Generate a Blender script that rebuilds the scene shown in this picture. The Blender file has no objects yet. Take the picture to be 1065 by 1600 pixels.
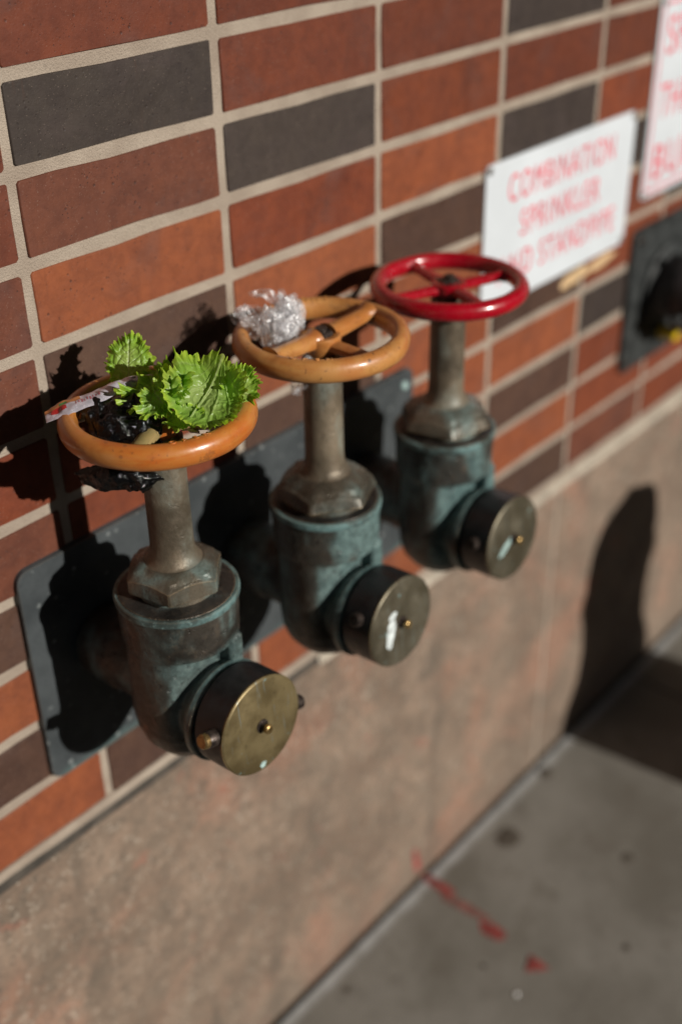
import bpy, bmesh, math, random
from mathutils import Vector, Matrix, noise
random.seed(7)
PI = math.pi
SC = bpy.context.scene
COL = SC.collection
G = 1.24                    # height of the wall's reference course line above the pavement

# ------------------------------------------------------------------ camera
cam_d = bpy.data.cameras.new('camera'); cam = bpy.data.objects.new('camera', cam_d); COL.objects.link(cam)
cam_d.sensor_fit = 'VERTICAL'; cam_d.sensor_height = 36.0; cam_d.sensor_width = 24.0
cam_d.lens = 42.09; cam_d.clip_start = 0.01; cam_d.clip_end = 400
right = Vector((0.654283, -0.756069, -0.016522)); up = Vector((0.405800, 0.332566, 0.851308)); fwd = Vector((0.638154, 0.563701, -0.524406))
m = Matrix(((right.x, up.x, -fwd.x), (right.y, up.y, -fwd.y), (right.z, up.z, -fwd.z))).to_4x4()
m.translation = Vector((-0.487574, -0.739741, 0.172438 + G))
cam.matrix_world = m
cam_d.dof.use_dof = True; cam_d.dof.focus_distance = 0.865; cam_d.dof.aperture_fstop = 2.4; cam_d.dof.aperture_blades = 0
SC.camera = cam

# ------------------------------------------------------------------ world, sun, exposure
SUN = Vector((-0.1078, 1.0, -0.401)).normalized()
w = bpy.data.worlds.new('World'); SC.world = w; w.use_nodes = True
nt = w.node_tree; nt.nodes.clear()
sky = nt.nodes.new('ShaderNodeTexSky'); sky.sky_type = 'NISHITA'; sky.sun_disc = False
sky.sun_elevation = math.asin(-SUN.z); sky.sun_rotation = math.atan2(-SUN.x, -SUN.y)
bg = nt.nodes.new('ShaderNodeBackground'); bg.inputs[1].default_value = 0.05
wo = nt.nodes.new('ShaderNodeOutputWorld'); nt.links.new(sky.outputs[0], bg.inputs[0]); nt.links.new(bg.outputs[0], wo.inputs[0])
sl = bpy.data.lights.new('sun', 'SUN'); sl.energy = 5.0; sl.angle = math.radians(0.53); sl.color = (1.0, 0.95, 0.87)
so = bpy.data.objects.new('sun', sl); COL.objects.link(so); so.location = (1, -4, 4)
so.rotation_euler = SUN.to_track_quat('-Z', 'Y').to_euler()
SC.view_settings.view_transform = 'Standard'; SC.view_settings.look = 'None'
SC.view_settings.exposure = -0.12; SC.view_settings.gamma = 1.0; SC.view_settings.use_curve_mapping = False
SC.cycles.max_bounces = 6; SC.cycles.transparent_max_bounces = 16

# ------------------------------------------------------------------ node helpers
class NT:
    def __init__(s, name):
        s.m = bpy.data.materials.new(name); s.m.use_nodes = True; s.t = s.m.node_tree
        s.t.nodes.clear(); s.out = s.t.nodes.new('ShaderNodeOutputMaterial')
        s.pos = s.t.nodes.new('ShaderNodeNewGeometry').outputs['Position']
    def n(s, typ, ins=None, **kw):
        k = s.t.nodes.new(typ)
        for a, b in kw.items(): setattr(k, a, b)
        for a, b in (ins or {}).items(): s.put(k.inputs[a], b)
        return k
    def put(s, sock, v):
        if isinstance(v, bpy.types.NodeSocket): s.t.links.new(v, sock)
        else:
            if sock.type == 'RGBA' and len(v) == 3: v = (*v, 1)
            sock.default_value = v
    def noise(s, scale, detail=4, rough=.55, vec=None, dist=0):
        return s.n('ShaderNodeTexNoise', {'Vector': vec or s.pos, 'Scale': scale, 'Detail': detail, 'Roughness': rough, 'Distortion': dist}).outputs[0]
    def voro(s, scale, vec=None, feature='F1', rnd=1.0):
        return s.n('ShaderNodeTexVoronoi', {'Vector': vec or s.pos, 'Scale': scale, 'Randomness': rnd}, feature=feature).outputs['Distance']
    def ramp(s, v, a, b, lo=0.0, hi=1.0, smooth=True):
        return s.n('ShaderNodeMapRange', {0: v, 1: a, 2: b, 3: lo, 4: hi}, interpolation_type='SMOOTHSTEP' if smooth else 'LINEAR').outputs[0]
    def math(s, op, a, b=0.0):
        return s.n('ShaderNodeMath', {0: a, 1: b}, operation=op, use_clamp=False).outputs[0]
    def mix(s, f, a, b, mode='MIX'):
        k = s.n('ShaderNodeMix', data_type='RGBA', blend_type=mode)
        s.put(k.inputs[0], f); s.put(k.inputs[6], a); s.put(k.inputs[7], b); return k.outputs[2]
    def vscale(s, sc, vec=None):
        return s.n('ShaderNodeMapping', {'Vector': vec or s.pos, 'Scale': sc}).outputs[0]
    def bump(s, h, strength, dist, nrm=None):
        i = {'Strength': strength, 'Distance': dist, 'Height': h}
        if nrm: i['Normal'] = nrm
        return s.n('ShaderNodeBump', i).outputs[0]
    def edge(s, radius=.0012):
        b = s.n('ShaderNodeBevel', {'Radius': radius}, samples=4).outputs[0]
        g = s.n('ShaderNodeNewGeometry').outputs['Normal']
        d = s.n('ShaderNodeVectorMath', {0: b, 1: g}, operation='DOT_PRODUCT').outputs['Value']
        return s.ramp(d, .97, .80)
    def bsdf(s, **kw):
        return s.n('ShaderNodeBsdfPrincipled', {k.replace('_', ' '): v for k, v in kw.items()})
    def done(s, sh):
        s.t.links.new(sh.outputs[0] if hasattr(sh, 'outputs') else sh, s.out.inputs[0]); return s.m

def obj_random(t): return t.n('ShaderNodeObjectInfo').outputs['Random']

def mat_brick():
    t = NT('brick_clay'); oi = t.n('ShaderNodeObjectInfo'); base = oi.outputs['Color']; rnd = oi.outputs['Random']
    big = t.noise(9, 3, .5); mid = t.noise(38, 5, .6); fine = t.noise(420, 3, .6)
    smoke = t.ramp(t.noise(13, 4, .6, dist=.6), .5, .78)
    c = t.mix(t.ramp(mid, .3, .72, 0, .62), base, t.mix(1, base, (.62, .56, .60), 'MULTIPLY'))
    c = t.mix(t.math('MULTIPLY', smoke, .62), c, t.mix(.72, base, (.085, .062, .058)))
    c = t.mix(t.ramp(big, .4, .7, 0, .25), c, t.mix(1, base, (1.25, 1.2, 1.05), 'MULTIPLY'))
    mott = t.ramp(t.noise(75, 5, .72, dist=.5), .40, .64)
    stain = t.math('MULTIPLY', t.ramp(t.noise(6.5, 5, .7, dist=.9), .50, .66), .40)
    c = t.mix(stain, c, t.mix(1, c, (.55, .50, .50), 'MULTIPLY'))
    c = t.mix(t.math('MULTIPLY', mott, .42), c, t.mix(1, c, (.60, .58, .60), 'MULTIPLY'))
    spots = t.math('MULTIPLY', t.ramp(t.voro(300), .24, .12), t.ramp(t.noise(60, 2), .48, .62))
    big_spots = t.math('MULTIPLY', t.ramp(t.voro(125), .19, .09), t.ramp(t.noise(31, 2), .45, .6))
    spots = t.math('MULTIPLY', t.math('MAXIMUM', spots, big_spots), .75)
    c = t.mix(t.math('MULTIPLY', spots, .75), c, (.025, .018, .018))
    # water runs: narrow streaks with ragged edges
    st = t.noise(1, 5, .65, vec=t.vscale((95, 95, 13)), dist=.8)
    run = t.math('MULTIPLY', t.ramp(st, .60, .70), t.ramp(t.noise(11, 2), .46, .60))
    c = t.mix(t.math('MULTIPLY', run, .8), c, t.mix(.5, base, (.06, .022, .012)))
    pale = t.math('MULTIPLY', t.ramp(t.noise(700, 2, .6), .66, .74), .35)
    c = t.mix(pale, c, (.36, .27, .22))
    h = t.math('ADD', t.math('MULTIPLY', fine, .5), t.math('ADD', t.math('MULTIPLY', mid, 1.2), t.math('MULTIPLY', spots, -1.0)))
    p = t.bsdf(Base_Color=c, Roughness=t.ramp(mid, .3, .7, .50, .70), Normal=t.bump(h, .55, .0009)); p.inputs['Specular IOR Level'].default_value = .28
    return t.done(p)

def mat_mortar():
    t = NT('mortar'); a = t.noise(900, 3, .7); b = t.noise(22, 4); v = t.voro(750)
    c = t.mix(t.ramp(b, .3, .7), (.32, .258, .205), (.43, .360, .290))
    c = t.mix(t.ramp(a, .35, .7, 0, .5), c, (.22, .17, .125))
    c = t.mix(t.ramp(t.noise(55, 4, .7), .62, .75, 0, .55), c, (.19, .155, .12))
    return t.done(t.bsdf(Base_Color=c, Roughness=.92, Normal=t.bump(t.math('ADD', a, t.math('MULTIPLY', v, .8)), .8, .0011)))

def mat_plinth():
    t = NT('plinth_stone'); a = t.noise(7, 5, .62, dist=.4); b = t.noise(34, 5, .65); f = t.noise(260, 4, .7); g = t.voro(170)
    c = t.mix(t.ramp(a, .35, .66), (.160, .110, .078), (.255, .182, .132))
    c = t.mix(t.ramp(b, .40, .66, 0, .45), c, (.120, .098, .074))
    c = t.mix(t.math('MULTIPLY', t.ramp(t.noise(5.5, 4, .6, dist=.7), .5, .7), .62), c, (.32, .160, .105))
    c = t.mix(t.math('MULTIPLY', t.ramp(t.noise(19, 4, .7, dist=.5), .60, .72), .5), c, (.34, .110, .072))
    c = t.mix(t.math('MULTIPLY', t.ramp(g, .30, .12), t.ramp(t.noise(28, 2), .44, .62)), c, (.43, .37, .30))
    c = t.mix(t.ramp(t.noise(60, 6, .78, dist=.4), .50, .62, 0, .55), c, (.105, .080, .060))
    c = t.mix(t.ramp(t.noise(130, 5, .75), .52, .66, 0, .6), c, (.085, .070, .055))
    c = t.mix(t.math('MULTIPLY', t.ramp(t.noise(95, 4, .7), .58, .68), .6), c, (.40, .34, .27))
    c = t.mix(t.ramp(f, .55, .72, 0, .5), c, (.085, .07, .055))
    st = t.noise(1, 4, .6, vec=t.vscale((16, 16, 4.5)), dist=.6)
    c = t.mix(t.ramp(st, .56, .72, 0, .80), c, (.105, .082, .062))
    pits = t.ramp(t.voro(85), .16, .07)
    pos_z = t.n('ShaderNodeSeparateXYZ', {0: t.pos}).outputs['Z']
    c = t.mix(t.math('MULTIPLY', t.ramp(t.math('ADD', pos_z, t.math('MULTIPLY', b, .10)), .17, .05), .45), c, (.10, .080, .062))  # plinth colour gets darker towards the bottom
    c = t.mix(t.math('MULTIPLY', pits, .6), c, (.05, .042, .035))
    h = t.math('ADD', t.math('MULTIPLY', f, .7), t.math('ADD', b, t.math('MULTIPLY', pits, -1.3)))
    return t.done(t.bsdf(Base_Color=c, Roughness=.85, Normal=t.bump(h, .7, .0022)))

def mat_pavement():
    t = NT('pavement_concrete'); a = t.noise(4.5, 4, .6); b = t.noise(24, 5, .65); f = t.noise(320, 3, .7)
    c = t.mix(t.ramp(a, .35, .66), (.140, .129, .108), (.215, .202, .178))
    c = t.mix(t.ramp(b, .50, .70, 0, .55), c, (.120, .105, .084))
    c = t.mix(t.ramp(t.noise(9, 3, .5, dist=.5), .58, .72, 0, .4), c, (.105, .095, .080))
    c = t.mix(t.ramp(f, .56, .7, 0, .6), c, (.07, .062, .052))
    c = t.mix(t.math('MULTIPLY', t.ramp(t.voro(55), .14, .07), t.ramp(t.noise(12, 2), .45, .6)), c, (.06, .052, .044))
    c = t.mix(t.ramp(t.noise(55, 6, .8, dist=.6), .56, .68, 0, .5), c, (.11, .10, .085))
    sx = t.n('ShaderNodeSeparateXYZ', {0: t.pos}).outputs['Y']
    band = t.math('MULTIPLY', t.ramp(t.math('ADD', sx, t.math('MULTIPLY', b, .02)), -.028, -.012), .85)   # washed strip along the wall
    c = t.mix(t.math('MULTIPLY', band, t.ramp(t.noise(30, 5, .7), .25, .6, .45, 1)), c, (.44, .45, .45))
    return t.done(t.bsdf(Base_Color=c, Roughness=.82, Normal=t.bump(t.math('ADD', f, b), .5, .0012)))

def mat_plain(name, col, rough=.6, metal=0.0, var=.25, scale=60, bumpd=.0003, coat=0.0):
    t = NT(name); a = t.noise(scale, 4, .6)
    c = t.mix(t.ramp(a, .3, .7), tuple(x * (1 - var) for x in col), tuple(min(1, x * (1 + var)) for x in col))
    return t.done(t.bsdf(Base_Color=c, Roughness=t.ramp(a, .3, .7, max(.05, rough - .08), min(1, rough + .1)), Metallic=metal,
                         Coat_Weight=coat, Normal=t.bump(a, .5, bumpd)))

def mat_bronze(name, verd, brown, top_dark=.0, rough=.36, stem=False):
    """weathered valve bronze: brown tarnish, worn edges brightened with painted glints, verdigris in runs"""
    t = NT(name); n1 = t.noise(20, 4, .55, dist=.3); n2 = t.noise(110, 5, .65); n3 = t.noise(520, 3, .7)
    c = t.mix(t.ramp(n1, .30, .70), tuple(x * .38 for x in brown), brown)
    c = t.mix(t.ramp(n2, .50, .74, 0, .5), c, (.115, .080, .050))
    run = t.noise(1, 4, .5, vec=t.vscale((34, 34, 14)), dist=.3)
    oc = t.n('ShaderNodeSeparateXYZ', {0: t.n('ShaderNodeTexCoord').outputs['Object']})
    wob = t.math('MULTIPLY', t.math('SUBTRACT', n1, .5), .03)
    px_ = t.math('ADD', oc.outputs[0], wob); pz_ = t.math('ADD', oc.outputs[2], wob)
    pocket = t.math('MULTIPLY', t.math('MULTIPLY', t.ramp(px_, -.044, -.036), t.ramp(oc.outputs[1], -.018, -.026)), t.math('MULTIPLY', t.ramp(pz_, .066, .054), t.ramp(pz_, -.030, .010)))
    vg = t.math('MULTIPLY', t.ramp(run, .5 - verd * .16, .70 - verd * .12), t.ramp(n1, .28, .56))
    vg = t.math('MAXIMUM', vg, t.math('MULTIPLY', pocket, .85 if not stem else 0.0))
    patina = t.mix(t.ramp(n2, .35, .65), (.065, .135, .140), (.160, .290, .290))
    c = t.mix(t.math('MULTIPLY', vg, min(.85, .12 + verd * .7)), c, patina)
    c = t.mix(t.math('MULTIPLY', t.ramp(n3, .60, .70), t.math('MULTIPLY', vg, .5)), c, (.24, .38, .36))
    pit = t.ramp(t.noise(170, 3, .6, dist=.6), .60, .70)
    c = t.mix(t.math('MULTIPLY', pit, .18 if stem else .65), c, (.010, .010, .009))
    e = t.math('MULTIPLY', t.edge(.0015), t.ramp(n2, .30, .50, .35, 1))
    c = t.mix(t.math('MULTIPLY', e, .9), c, (.60, .41, .22))  # worn brass edges, brightened to paint in edge glints
    metal = t.math('MULTIPLY', t.math('SUBTRACT', 1.0, t.math('MULTIPLY', vg, .95)), .42)
    h = t.math('ADD', t.math('MULTIPLY', n2, 1.3), t.math('ADD', t.math('MULTIPLY', n3, .5), t.math('MULTIPLY', pit, -.3 if stem else -1.1)))
    return t.done(t.bsdf(Base_Color=c, Roughness=t.ramp(n2, .3, .7, rough - .1, rough + .2), Metallic=metal, Normal=t.bump(h, .55, .0011)))

def mat_rim():
    """lip of the body: green-blue crust with a brassy worn edge"""
    t = NT('verdigris_lip'); n1 = t.noise(45, 4, .6); n2 = t.noise(260, 4, .65)
    c = t.mix(t.ramp(n1, .38, .62), (.055, .075, .070), (.150, .255, .255))
    c = t.mix(t.ramp(n2, .56, .74, 0, .7), c, (.28, .40, .39))
    c = t.mix(t.math('MULTIPLY', t.edge(.0009), .8), c, (.50, .31, .15))
    return t.done(t.bsdf(Base_Color=c, Roughness=.5, Metallic=.3, Normal=t.bump(n2, .6, .0008)))

def mat_brass_face(name='brushed_brass_face', a=(.150, .112, .052), b=(.235, .182, .090)):
    t = NT(name); n1 = t.noise(30, 4, .6); st = t.noise(1, 4, .7, vec=t.vscale((260, 260, 24)), dist=.3)
    rad = t.noise(520, 2, .5)
    c = t.mix(t.ramp(n1, .35, .65), a, b)
    c = t.mix(t.ramp(st, .58, .72, 0, .65), c, (.22, .25, .23))
    c = t.mix(t.ramp(t.noise(95, 3, .6), .66, .74, 0, .8), c, (.26, .42, .42))
    c = t.mix(t.ramp(t.noise(210, 3, .6), .62, .72, 0, .5), c, (.06, .045, .025))
    c = t.mix(t.math('MULTIPLY', t.edge(.0010), .9), c, (.85, .60, .28))
    return t.done(t.bsdf(Base_Color=c, Roughness=t.ramp(n1, .3, .7, .38, .55), Metallic=.6, Normal=t.bump(rad, .25, .0003)))

def mat_paint(name, c1, c2, wear, coat=.5, rough=.35, metalwear=(.05, .03, .02)):
    """thick enamel on a handwheel with worn and sunburnt patches"""
    t = NT(name); n1 = t.noise(24, 4, .6, dist=.4); n2 = t.noise(150, 5, .65); n3 = t.noise(480, 3)
    st = t.noise(1, 4, .6, vec=t.vscale((20, 20, 150)), dist=.6)
    c = t.mix(t.ramp(t.math('ADD', t.math('MULTIPLY', n1, .55), t.math('MULTIPLY', st, .45)), .38, .60), c1, c2)
    grime = t.math('MULTIPLY', t.ramp(t.noise(38, 5, .7, dist=.8), .50, .68), .55 * wear)
    rust = t.math('MULTIPLY', t.ramp(t.noise(62, 5, .75, dist=.4), .60, .68), wear)
    c = t.mix(rust, c, (.13, .048, .018))
    c = t.mix(grime, c, tuple(x * .42 for x in c1))
    c = t.mix(t.math('MULTIPLY', t.ramp(t.noise(16, 3, .6), .56, .70), .5 * wear), c, (c1[0], c1[1] * .55, c1[2] * .5))
    sp = t.math('MULTIPLY', t.ramp(n2, .62, .70), wear)
    c = t.mix(sp, c, metalwear)
    c = t.mix(t.math('MULTIPLY', t.math('MULTIPLY', t.ramp(t.voro(95), .20, .10), t.ramp(t.noise(30, 3), .52, .62)), wear * .9), c, metalwear)
    return t.done(t.bsdf(Base_Color=c, Roughness=t.ramp(n2, .3, .7, rough - .08, rough + .12), Coat_Weight=coat, Coat_Roughness=.18,
                         Normal=t.bump(t.math('ADD', n1, t.math('MULTIPLY', n2, .25)), .45, .0012)))

def mat_plate():
    t = NT('galvanised_plate'); n1 = t.noise(20, 4, .6); v = t.voro(80); n2 = t.noise(230, 4, .65)
    c = t.mix(t.ramp(n1, .3, .7), (.042, .049, .053), (.075, .085, .090))
    c = t.mix(t.math('MULTIPLY', t.ramp(v, .26, .12), t.ramp(t.noise(33, 3), .42, .6)), c, (.24, .26, .26))
    c = t.mix(t.ramp(n2, .6, .7, 0, .45), c, (.035, .04, .042))
    sz = t.n('ShaderNodeSeparateXYZ', {0: t.pos}).outputs['Z']
    foot = t.ramp(t.math('ADD', sz, t.math('MULTIPLY', n1, .04)), G - .575, G - .600)
    c = t.mix(t.math('MULTIPLY', foot, .55), c, (.18, .30, .28))
    c = t.mix(t.math('MULTIPLY', t.edge(.0012), .5), c, (.26, .21, .15))
    return t.done(t.bsdf(Base_Color=c, Roughness=.52, Metallic=.25, Normal=t.bump(n2, .4, .0006)))

def mat_lettuce(name, inner, mid, edgec):
    t = NT(name); at = t.n('ShaderNodeAttribute', attribute_name='leafmask')
    sp = t.n('ShaderNodeSeparateColor', {0: at.outputs['Color']}); vein, edge, pit = sp.outputs[0], sp.outputs[1], sp.outputs[2]
    n1 = t.noise(55, 4, .6)
    c = t.mix(t.ramp(edge, .25, .8), inner, mid)
    c = t.mix(t.ramp(edge, .80, .99), c, edgec)
    c = t.mix(t.math('MULTIPLY', vein, .75), c, (.45, .50, .25))
    c = t.mix(t.ramp(t.noise(22, 3, .5), .52, .70, 0, .35), c, (.34, .36, .10))
    c = t.mix(t.ramp(n1, .5, .72, 0, .38), c, (.09, .24, .018))
    c = t.mix(t.math('MULTIPLY', t.ramp(t.noise(28, 4, .6), .66, .74), .55), c, (.10, .07, .06))
    ridg = t.voro(230, feature='F1')
    nb = t.bump(t.math('ADD', ridg, t.math('MULTIPLY', t.noise(420, 3), .5)), .6, .0008)
    p = t.bsdf(Base_Color=c, Roughness=.36, Normal=nb); p.inputs['Specular IOR Level'].default_value = .55
    tr = t.n('ShaderNodeBsdfTranslucent', {'Color': t.mix(1, c, (1.25, 1.5, .6), 'MULTIPLY'), 'Normal': nb})
    return t.done(t.n('ShaderNodeMixShader', {0: .38, 1: p.outputs[0], 2: tr.outputs[0]}))

def mat_bag():
    t = NT('black_plastic_film'); n1 = t.noise(1, 4, .6, vec=t.vscale((140, 90, 60)), dist=2.2); n2 = t.noise(170, 4, .65, dist=1.6)
    return t.done(t.bsdf(Base_Color=(.0025, .0025, .0028), Roughness=.10, Specular_IOR_Level=.45, Normal=t.bump(t.math('ADD', n2, n1), .7, .0016)))

def mat_film():
    t = NT('clear_plastic_film'); n1 = t.noise(34, 3, .5, dist=2.0); n2 = t.noise(100, 3, .55, dist=1.5)
    nb = t.bump(t.math('ADD', n1, t.math('MULTIPLY', n2, .5)), .8, .0030)
    gl = t.n('ShaderNodeBsdfGlossy', {'Color': (1, 1, 1), 'Roughness': .22, 'Normal': nb})
    di = t.n('ShaderNodeBsdfTranslucent', {'Color': (.96, .96, .98), 'Normal': nb})
    df = t.n('ShaderNodeBsdfDiffuse', {'Color': (.98, .98, .99), 'Normal': nb})
    milk = t.n('ShaderNodeMixShader', {0: .6, 1: di.outputs[0], 2: df.outputs[0]})
    tp = t.n('ShaderNodeBsdfTransparent', {'Color': (.995, .995, 1)})
    lw = t.n('ShaderNodeLayerWeight', {'Blend': .35, 'Normal': nb}).outputs['Facing']
    a = t.n('ShaderNodeMixShader', {0: t.ramp(t.math('ADD', lw, t.math('MULTIPLY', t.math('SUBTRACT', n1, .5), 1.2)), .05, .95, .10, .60), 1: tp.outputs[0], 2: milk.outputs[0]})
    b = t.n('ShaderNodeMixShader', {0: t.ramp(n2, .35, .75, .02, .16), 1: a.outputs[0], 2: gl.outputs[0]})
    return t.done(b)

M = dict(
    brick=mat_brick(), mortar=mat_mortar(), plinth=mat_plinth(), lit_ledge=mat_plain('lit_ledge_mortar', (.42, .37, .30), .9, 0, .25, 60, .0015), pave=mat_pavement(), shopwall0=mat_plain('shop_render', (.12, .10, .085), .9, 0, .2, 3, .002), shopwall1=mat_plain('shop_trim', (.07, .065, .06), .8, 0, .2, 4, .001), darkpane=mat_plain('dark_window_glass', (.02, .025, .03), .08, 0, .2, 2, .0001), canvas=mat_plain('dark_canvas', (.030, .032, .030), .9, 0, .2, 9, .001),
    groove_shade=mat_plain('shade_dark_groove', (.055, .046, .037), .9, 0, .4, 40, .001),
    groove=mat_plain('dark_joint', (.030, .030, .033), .9, 0, .4, 70, .001),
    asphalt=mat_plain('asphalt', (.05, .05, .052), .9, 0, .3, 160, .002),
    kerb=mat_plain('kerb_concrete', (.32, .30, .27), .85, 0, .2, 40, .001),
    bronze0=mat_bronze('dark_valve_bronze', .45, (.080, .070, .058)), bronze1=mat_bronze('valve_bronze', .66, (.090, .080, .066)), bronze2=mat_bronze('green_valve_bronze', .80, (.090, .088, .078)),
    stemm=mat_bronze('stem_bronze', .26, (.25, .200, .140), rough=.40, stem=True),
    hexm=mat_bronze('bonnet_bronze', .50, (.160, .135, .100), rough=.28, stem=True),
    disc=mat_bronze('dark_bronze_disc', .05, (.050, .045, .040), rough=.42),
    lip=mat_rim(), face=mat_brass_face(), face1=mat_brass_face('tarnished_grey_brass_face', (.105, .090, .060), (.170, .150, .108)),
    ring=mat_bronze('flange_bronze', .9, (.12, .11, .10)),
    blackcap=mat_plain('black_cap_enamel', (.012, .012, .013), .42, 0, .35, 120, .0004),
    brass=mat_plain('worn_brass', (.36, .24, .10), .34, .85, .3, 200, .0004),
    nutm=mat_plain('dark_nut_steel', (.060, .045, .038), .42, .6, .5, 200, .0008),
    orange=mat_paint('orange_enamel', (.44, .115, .018), (.47, .185, .040), .45, .45, .36),
    tan=mat_paint('sunburnt_tan_enamel', (.40, .145, .034), (.49, .235, .072), .65, .35, .40),
    red=mat_paint('red_enamel', (.29, .002, .010), (.37, .004, .014), .12, .8, .25, (.08, .01, .01)),
    olive=mat_paint('worn_olive_tan_enamel', (.26, .20, .085), (.34, .24, .10), .6, .2, .45),
    plate=mat_plate(), darkplate=mat_plain('dark_painted_plate', (.030, .033, .033), .5, .1, .4, 60, .0006),
    leaf_a=mat_lettuce('lettuce_pale', (.35, .50, .110), (.26, .45, .045), (.42, .57, .055)),
    leaf_b=mat_lettuce('lettuce_green', (.33, .45, .130), (.24, .41, .055), (.40, .55, .055)),
    bag=mat_bag(), film=mat_film(),
    white=mat_plain('white_sign_enamel', (.63, .67, .71), .38, 0, .04, 12, .0003, .2),
    redprint=mat_plain('red_sign_print', (.68, .035, .075), .45, 0, .25, 80, .0001),
    pinkprint=mat_plain('faded_pink_print', (.70, .22, .27), .45, 0, .2, 80, .0001),
    steel=mat_plain('screw_steel', (.50, .50, .48), .35, .9, .3, 200, .0002),
    sachet=mat_plain('sachet_foil', (.58, .55, .62), .24, .35, .25, 90, .0010, .6),
    sachet_ink=mat_plain('faded_sachet_ink', (.36, .12, .14), .35, 0, .3, 90, .0003, .4),
    sachet_amber=mat_plain('sachet_amber_print', (.42, .17, .06), .3, .2, .25, 90, .0004, .5),
    tomato=mat_plain('sachet_red_print', (.40, .02, .02), .3, .0, .3, 90, .0003, .5),
    leafprint=mat_plain('sachet_green_print', (.05, .16, .05), .3, 0, .3, 90, .0003, .4),
    yellow=mat_plain('yellow_enamel', (.75, .52, .01), .4, 0, .15, 60, .0003, .3),
    magenta=mat_plain('radish_skin', (.62, .02, .14), .35, 0, .3, 120, .0004),
    radish=mat_plain('radish_flesh', (.75, .55, .55), .4, 0, .2, 120, .0004),
    gum=mat_plain('old_gum', (.075, .062, .048), .75, 0, .3, 150, .0008),
    redspray=mat_plain('red_marking_paint', (.22, .040, .034), .85, 0, .5, 90, .0006),
    redspray2=mat_plain('worn_red_marking_paint', (.19, .075, .062), .85, 0, .45, 110, .0006),
    smear=mat_plain('tan_glue', (.58, .40, .22), .6, 0, .2, 70, .0015),
    verd=mat_plain('pale_verdigris', (.36, .50, .48), .7, 0, .35, 130, .0006),
    whitepaint=mat_plain('chalky_white_drip', (.58, .63, .63), .6, 0, .3, 160, .0006),
    hydrant=mat_plain('hydrant_enamel', (.50, .42, .05), .4, 0, .15, 50, .0005, .3),
    paper=mat_plain('white_scrap', (.72, .72, .72), .7, 0, .1, 60, .0003),
)

# ------------------------------------------------------------------ object helpers
def link_mesh(name, me, mat, parent=None, loc=(0, 0, 0), rot=None):
    o = bpy.data.objects.new(name, me); COL.objects.link(o)
    if mat and not me.materials: me.materials.append(mat)
    if parent: o.parent = parent
    o.location = loc
    if rot: o.rotation_euler = rot
    return o
def from_bm(name, bm, mat, parent=None, smooth=True, loc=(0, 0, 0), rot=None, angle=None):
    bmesh.ops.recalc_face_normals(bm, faces=bm.faces[:])
    me = bpy.data.meshes.new(name)
    if smooth:
        for f in bm.faces: f.smooth = True
        lim = math.radians(angle or 32)
        for e in bm.edges:
            if len(e.link_faces) == 2 and e.calc_face_angle(0) > lim: e.smooth = False
    bm.to_mesh(me); bm.free()
    return link_mesh(name, me, mat, parent, loc, rot)
def tag(o, label=None, cat=None, group=None, kind=None):
    if label: o['label'] = label
    if cat: o['category'] = cat
    if group: o['group'] = group
    if kind: o['kind'] = kind
    return o
def empty(name, loc, label, cat, group=None, rz=0):
    o = bpy.data.objects.new(name, None); COL.objects.link(o); o.location = loc; o.rotation_euler = (0, 0, rz)
    o.empty_display_size = .02
    return tag(o, label, cat, group)
def add_lathe(bm, prof, seg=48, mtx=None, cap=True):
    """prof: list of (r, z); revolved about z, then moved by mtx"""
    mtx = mtx or Matrix()
    rings = []
    for r, z in prof:
        if r < 1e-6: rings.append([bm.verts.new(mtx @ Vector((0, 0, z)))])
        else: rings.append([bm.verts.new(mtx @ Vector((r * math.cos(2 * PI * i / seg), r * math.sin(2 * PI * i / seg), z))) for i in range(seg)])
    for a, b in zip(rings, rings[1:]):
        for i in range(seg):
            j = (i + 1) % seg
            if len(a) == 1: bm.faces.new((a[0], b[i], b[j]))
            elif len(b) == 1: bm.faces.new((a[i], a[j], b[0]))
            else: bm.faces.new((a[i], a[j], b[j], b[i]))
    if cap:
        for rg in (rings[0], rings[-1]):
            if len(rg) > 1: bm.faces.new(rg)
def add_box(bm, lo, hi, mtx=None, bevel=0, seg=1):
    r = bmesh.ops.create_cube(bm, size=1)
    lo, hi = Vector(lo), Vector(hi)
    mt = (mtx or Matrix()) @ Matrix.Translation((lo + hi) / 2) @ Matrix.Diagonal((*(hi - lo), 1))
    bmesh.ops.transform(bm, matrix=mt, verts=r['verts'])
    if bevel:
        es = list({e for v in r['verts'] for e in v.link_edges})
        bmesh.ops.bevel(bm, geom=es, offset=bevel, segments=seg, affect='EDGES', profile=.5)
def axis_y(loc=(0, 0, 0), flip=True):
    """matrix taking local +z to world -y (towards the street)"""
    return Matrix.Translation(loc) @ Matrix.Rotation(PI / 2, 4, 'X')
def rounded_rect(x0, x1, z0, z1, r, n=6):
    pts = []
    for cx, cz, a0 in ((x1 - r, z1 - r, 0), (x0 + r, z1 - r, 90), (x0 + r, z0 + r, 180), (x1 - r, z0 + r, 270)):
        for k in range(n + 1):
            a = math.radians(a0 + 90 * k / n); pts.append((cx + r * math.cos(a), cz + r * math.sin(a)))
    return pts
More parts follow.
